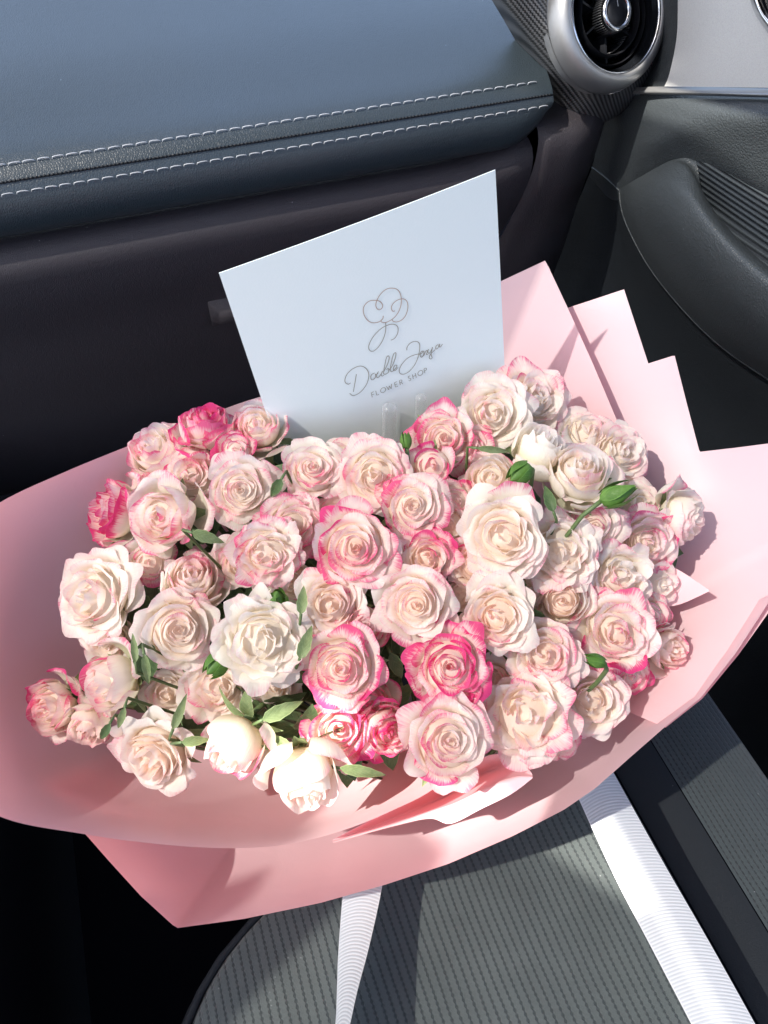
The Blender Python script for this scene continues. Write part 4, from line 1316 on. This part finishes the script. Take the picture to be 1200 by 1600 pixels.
 (735, 700, 38, .1, -.1, 'open', .45, .3, .1, .012, 'pink-edged bloom between the pink-rimmed rose and the creamy white rose by the card'),
 (745, 1115, 40, .0, .2, 'open', .40, .5, .1, .010, 'blush bloom hidden above the right shoulder of the largest bottom rose'),
]
for i, q in enumerate(ROSES):
    rose(i, *q)

# ------------------------------------------------------------------ buds
def bud(px, py, t0, Lp, dx, dy, wr, mat, label, tipcol=True, sep=4):
    rg = random.Random(int(px*3+py))
    L = Lp*t0/F
    view = ray(px, py)
    view /= np.linalg.norm(view)
    ax = CR*dx-CU*dy-view*0.35
    ax /= np.linalg.norm(ax)
    rot = Vector(ax).to_track_quat('Z', 'Y').to_matrix()
    root = empty('rosebud', P(px, py, t0)-ax*L*0.5, rot)
    tag(root, label, 'rosebud')
    W = L*wr
    prof = [(0.0005, 0), (W*0.55, L*0.04), (W*0.95, L*0.18), (W, L*0.36), (W*0.82, L*0.56), (W*0.5, L*0.76), (W*0.2, L*0.92), (0.0002, L)]
    v, f_ = lathe(prof, 14, Z0, np.array([0, 0, 1.0]), np.array([1.0, 0, 0]), np.array([0, 1.0, 0]))
    mesh_obj('bud', v, f_, mat, root, attr=[(0.2, 0.5, 0, 1)]*len(v))
    for k in range(sep):
        a = k*6.283/sep+0.4
        vs_, at = leaf_geo(L*0.95, W*0.62, 0.1, 0.0)
        # wrap the sepal on the bud
        w2 = []
        for (x, y, z) in vs_:
            s = y/(L*0.95)
            r_ = W*(0.35+0.75*math.sin(math.pi*min(1, s*0.8+0.14)))*(1.0)+0.0004+0.10*L*max(0, s-0.7)**1
            aa = a+x/W*0.9
            w2.append((r_*math.cos(aa), r_*math.sin(aa), s*L*1.02))
        mesh_obj('sepal', w2, LF, mat, root, attr=at)
    e_ = Matrix.Translation(Vector(P(px, py, t0)-ax*L*0.5)) @ rot.to_4x4()
    e_ = e_.inverted() @ Vector(TIE)
    pth = [(1-s)**2*Vector((0, 0, 0))+2*s*(1-s)*Vector((0, 0, -1.6*L))+s*s*e_ for s in np.linspace(0, 1, 8)]
    v, f_ = tube_geo([tuple(q) for q in pth], 0.0014, 6)
    mesh_obj('stem', v, f_, M['stem'], root)
    return root
bud(966, 772, 0.450, 58, .92, -.38, .30, M['budgreen'], 'bright green pointed rosebud at the upper right between pale roses')
bud(431, 936, 0.452, 32, .1, -.5, .55, M['budgreen'], 'round green bud above the pure white ruffled rose')
bud(337, 1040, 0.446, 40, -.35, .35, .42, M['budgreen'], 'leafy green bud at the left edge of the pure white ruffled rose')
bud(812, 740, 0.462, 44, -.5, .4, .36, M['budgreen'], 'dark green bud under the smooth white half-closed rose')
bud(634, 688, 0.478, 26, -.1, -.9, .30, M['budgreen'], 'tiny green spiky bud between the card holder and the pink-rimmed rose')
bud(930, 1032, 0.436, 36, -.9, -.3, .26, M['budgreen'], 'slim green bud between the pale pink and round pink-edged roses')

# loose foliage seen between the heads: pointed leaves with their own stalks
def leaf_thing(px, py, t0, dx, dy, Lp, wr, mat, label, fold=0.25, bend=0.15):
    t0 += 0.004
    L = 0.74*Lp*t0/F
    fold *= 2
    view = ray(px, py)
    view /= np.linalg.norm(view)
    d = CR*dx-CU*dy+view*0.15
    d /= np.linalg.norm(d)
    base = P(px, py, t0)
    root = empty('rose_leaf', base)
    tag(root, label, 'leaf')
    v, at = leaf_geo(L*1.2, L*wr*0.68, fold, bend+0.25, serr=0.10)
    o = mesh_obj('leaf_blade', v, LF, mat, root, attr=at)
    place_local(o, (0, 0, 0), d, Vector(-view))
    v, f_ = tube_geo([np.zeros(3), -d*0.006+view*0.012, (TIE-base)*0.5+view*0.01], 0.001, 5)
    mesh_obj('stalk', v, f_, M['stem'], root)
leaf_thing(300, 832, 0.446, .95, .30, 58, .34, M['sepal'], 'pointed pale green sepal right of the pink-tipped cream cup')
leaf_thing(440, 748, 0.462, -.3, .5, 44, .40, M['leaf'], 'dark green leaf between the open cream rose and the peach-swirl rose')
leaf_thing(225, 1000, 0.452, .1, 1.0, 92, .44, M['leaf'], 'broad olive leaf below the round peach-cream rose')
leaf_thing(212, 1035, 0.438, -.1, -.95, 52, .22, M['sepal'], 'thin pale sepal rising beside the magenta-blotched rose')
leaf_thing(225, 1022, 0.436, .15, .95, 64, .20, M['sepal'], 'drooping pale green sepal at the base of the magenta-blotched rose')
leaf_thing(270, 1140, 0.436, .35, -.9, 62, .24, M['sepal'], 'slender upright sepal above the apricot cream rose')
leaf_thing(284, 1160, 0.432, .98, -.1, 48, .34, M['sepal'], 'yellow-green sepal between the apricot rose and the tall nodding one')
leaf_thing(410, 1125, 0.426, .90, -.42, 76, .32, M['sepal'], 'large folded green leaf above the sunlit cream bloom')
leaf_thing(455, 1170, 0.430, -.7, -.5, 44, .34, M['sepal'], 'small leaf in the sun behind the glowing bloom')
leaf_thing(530, 1200, 0.426, .98, .15, 92, .20, M['sepal'], 'long pointed green sepal reaching under the largest bottom rose')
leaf_thing(470, 960, 0.430, .1, -.95, 52, .34, M['sepal'], 'grey-green sepal at the upper right of the pure white ruffled rose')
leaf_thing(468, 1030, 0.430, .35, -.95, 62, .34, M['sepal'], 'curled green sepal right of the pure white ruffled rose')
leaf_thing(865, 800, 0.452, -.3, -.9, 52, .36, M['leaf'], 'olive sepal beneath the plump ivory cup rose')
leaf_thing(745, 700, 0.470, .9, .1, 70, .16, M['sepal'], 'narrow lime green sepal under the creamy white rose by the card')
leaf_thing(610, 1020, 0.450, .4, .9, 60, .36, M['leaf'], 'dark leaf in the gap left of the vivid swirl rose')
leaf_thing(640, 990, 0.456, -.2, .9, 70, .30, M['leaf'], 'deep shaded leaf in the gap above the vivid swirl rose')
leaf_thing(195, 1105, 0.440, -.3, .95, 52, .22, M['sepal'], 'hanging green sepal under the magenta-blotched rose')
leaf_thing(172, 1130, 0.446, -.5, .85, 46, .30, M['leaf'], 'brownish green sepal beside the small dusky peach rose')
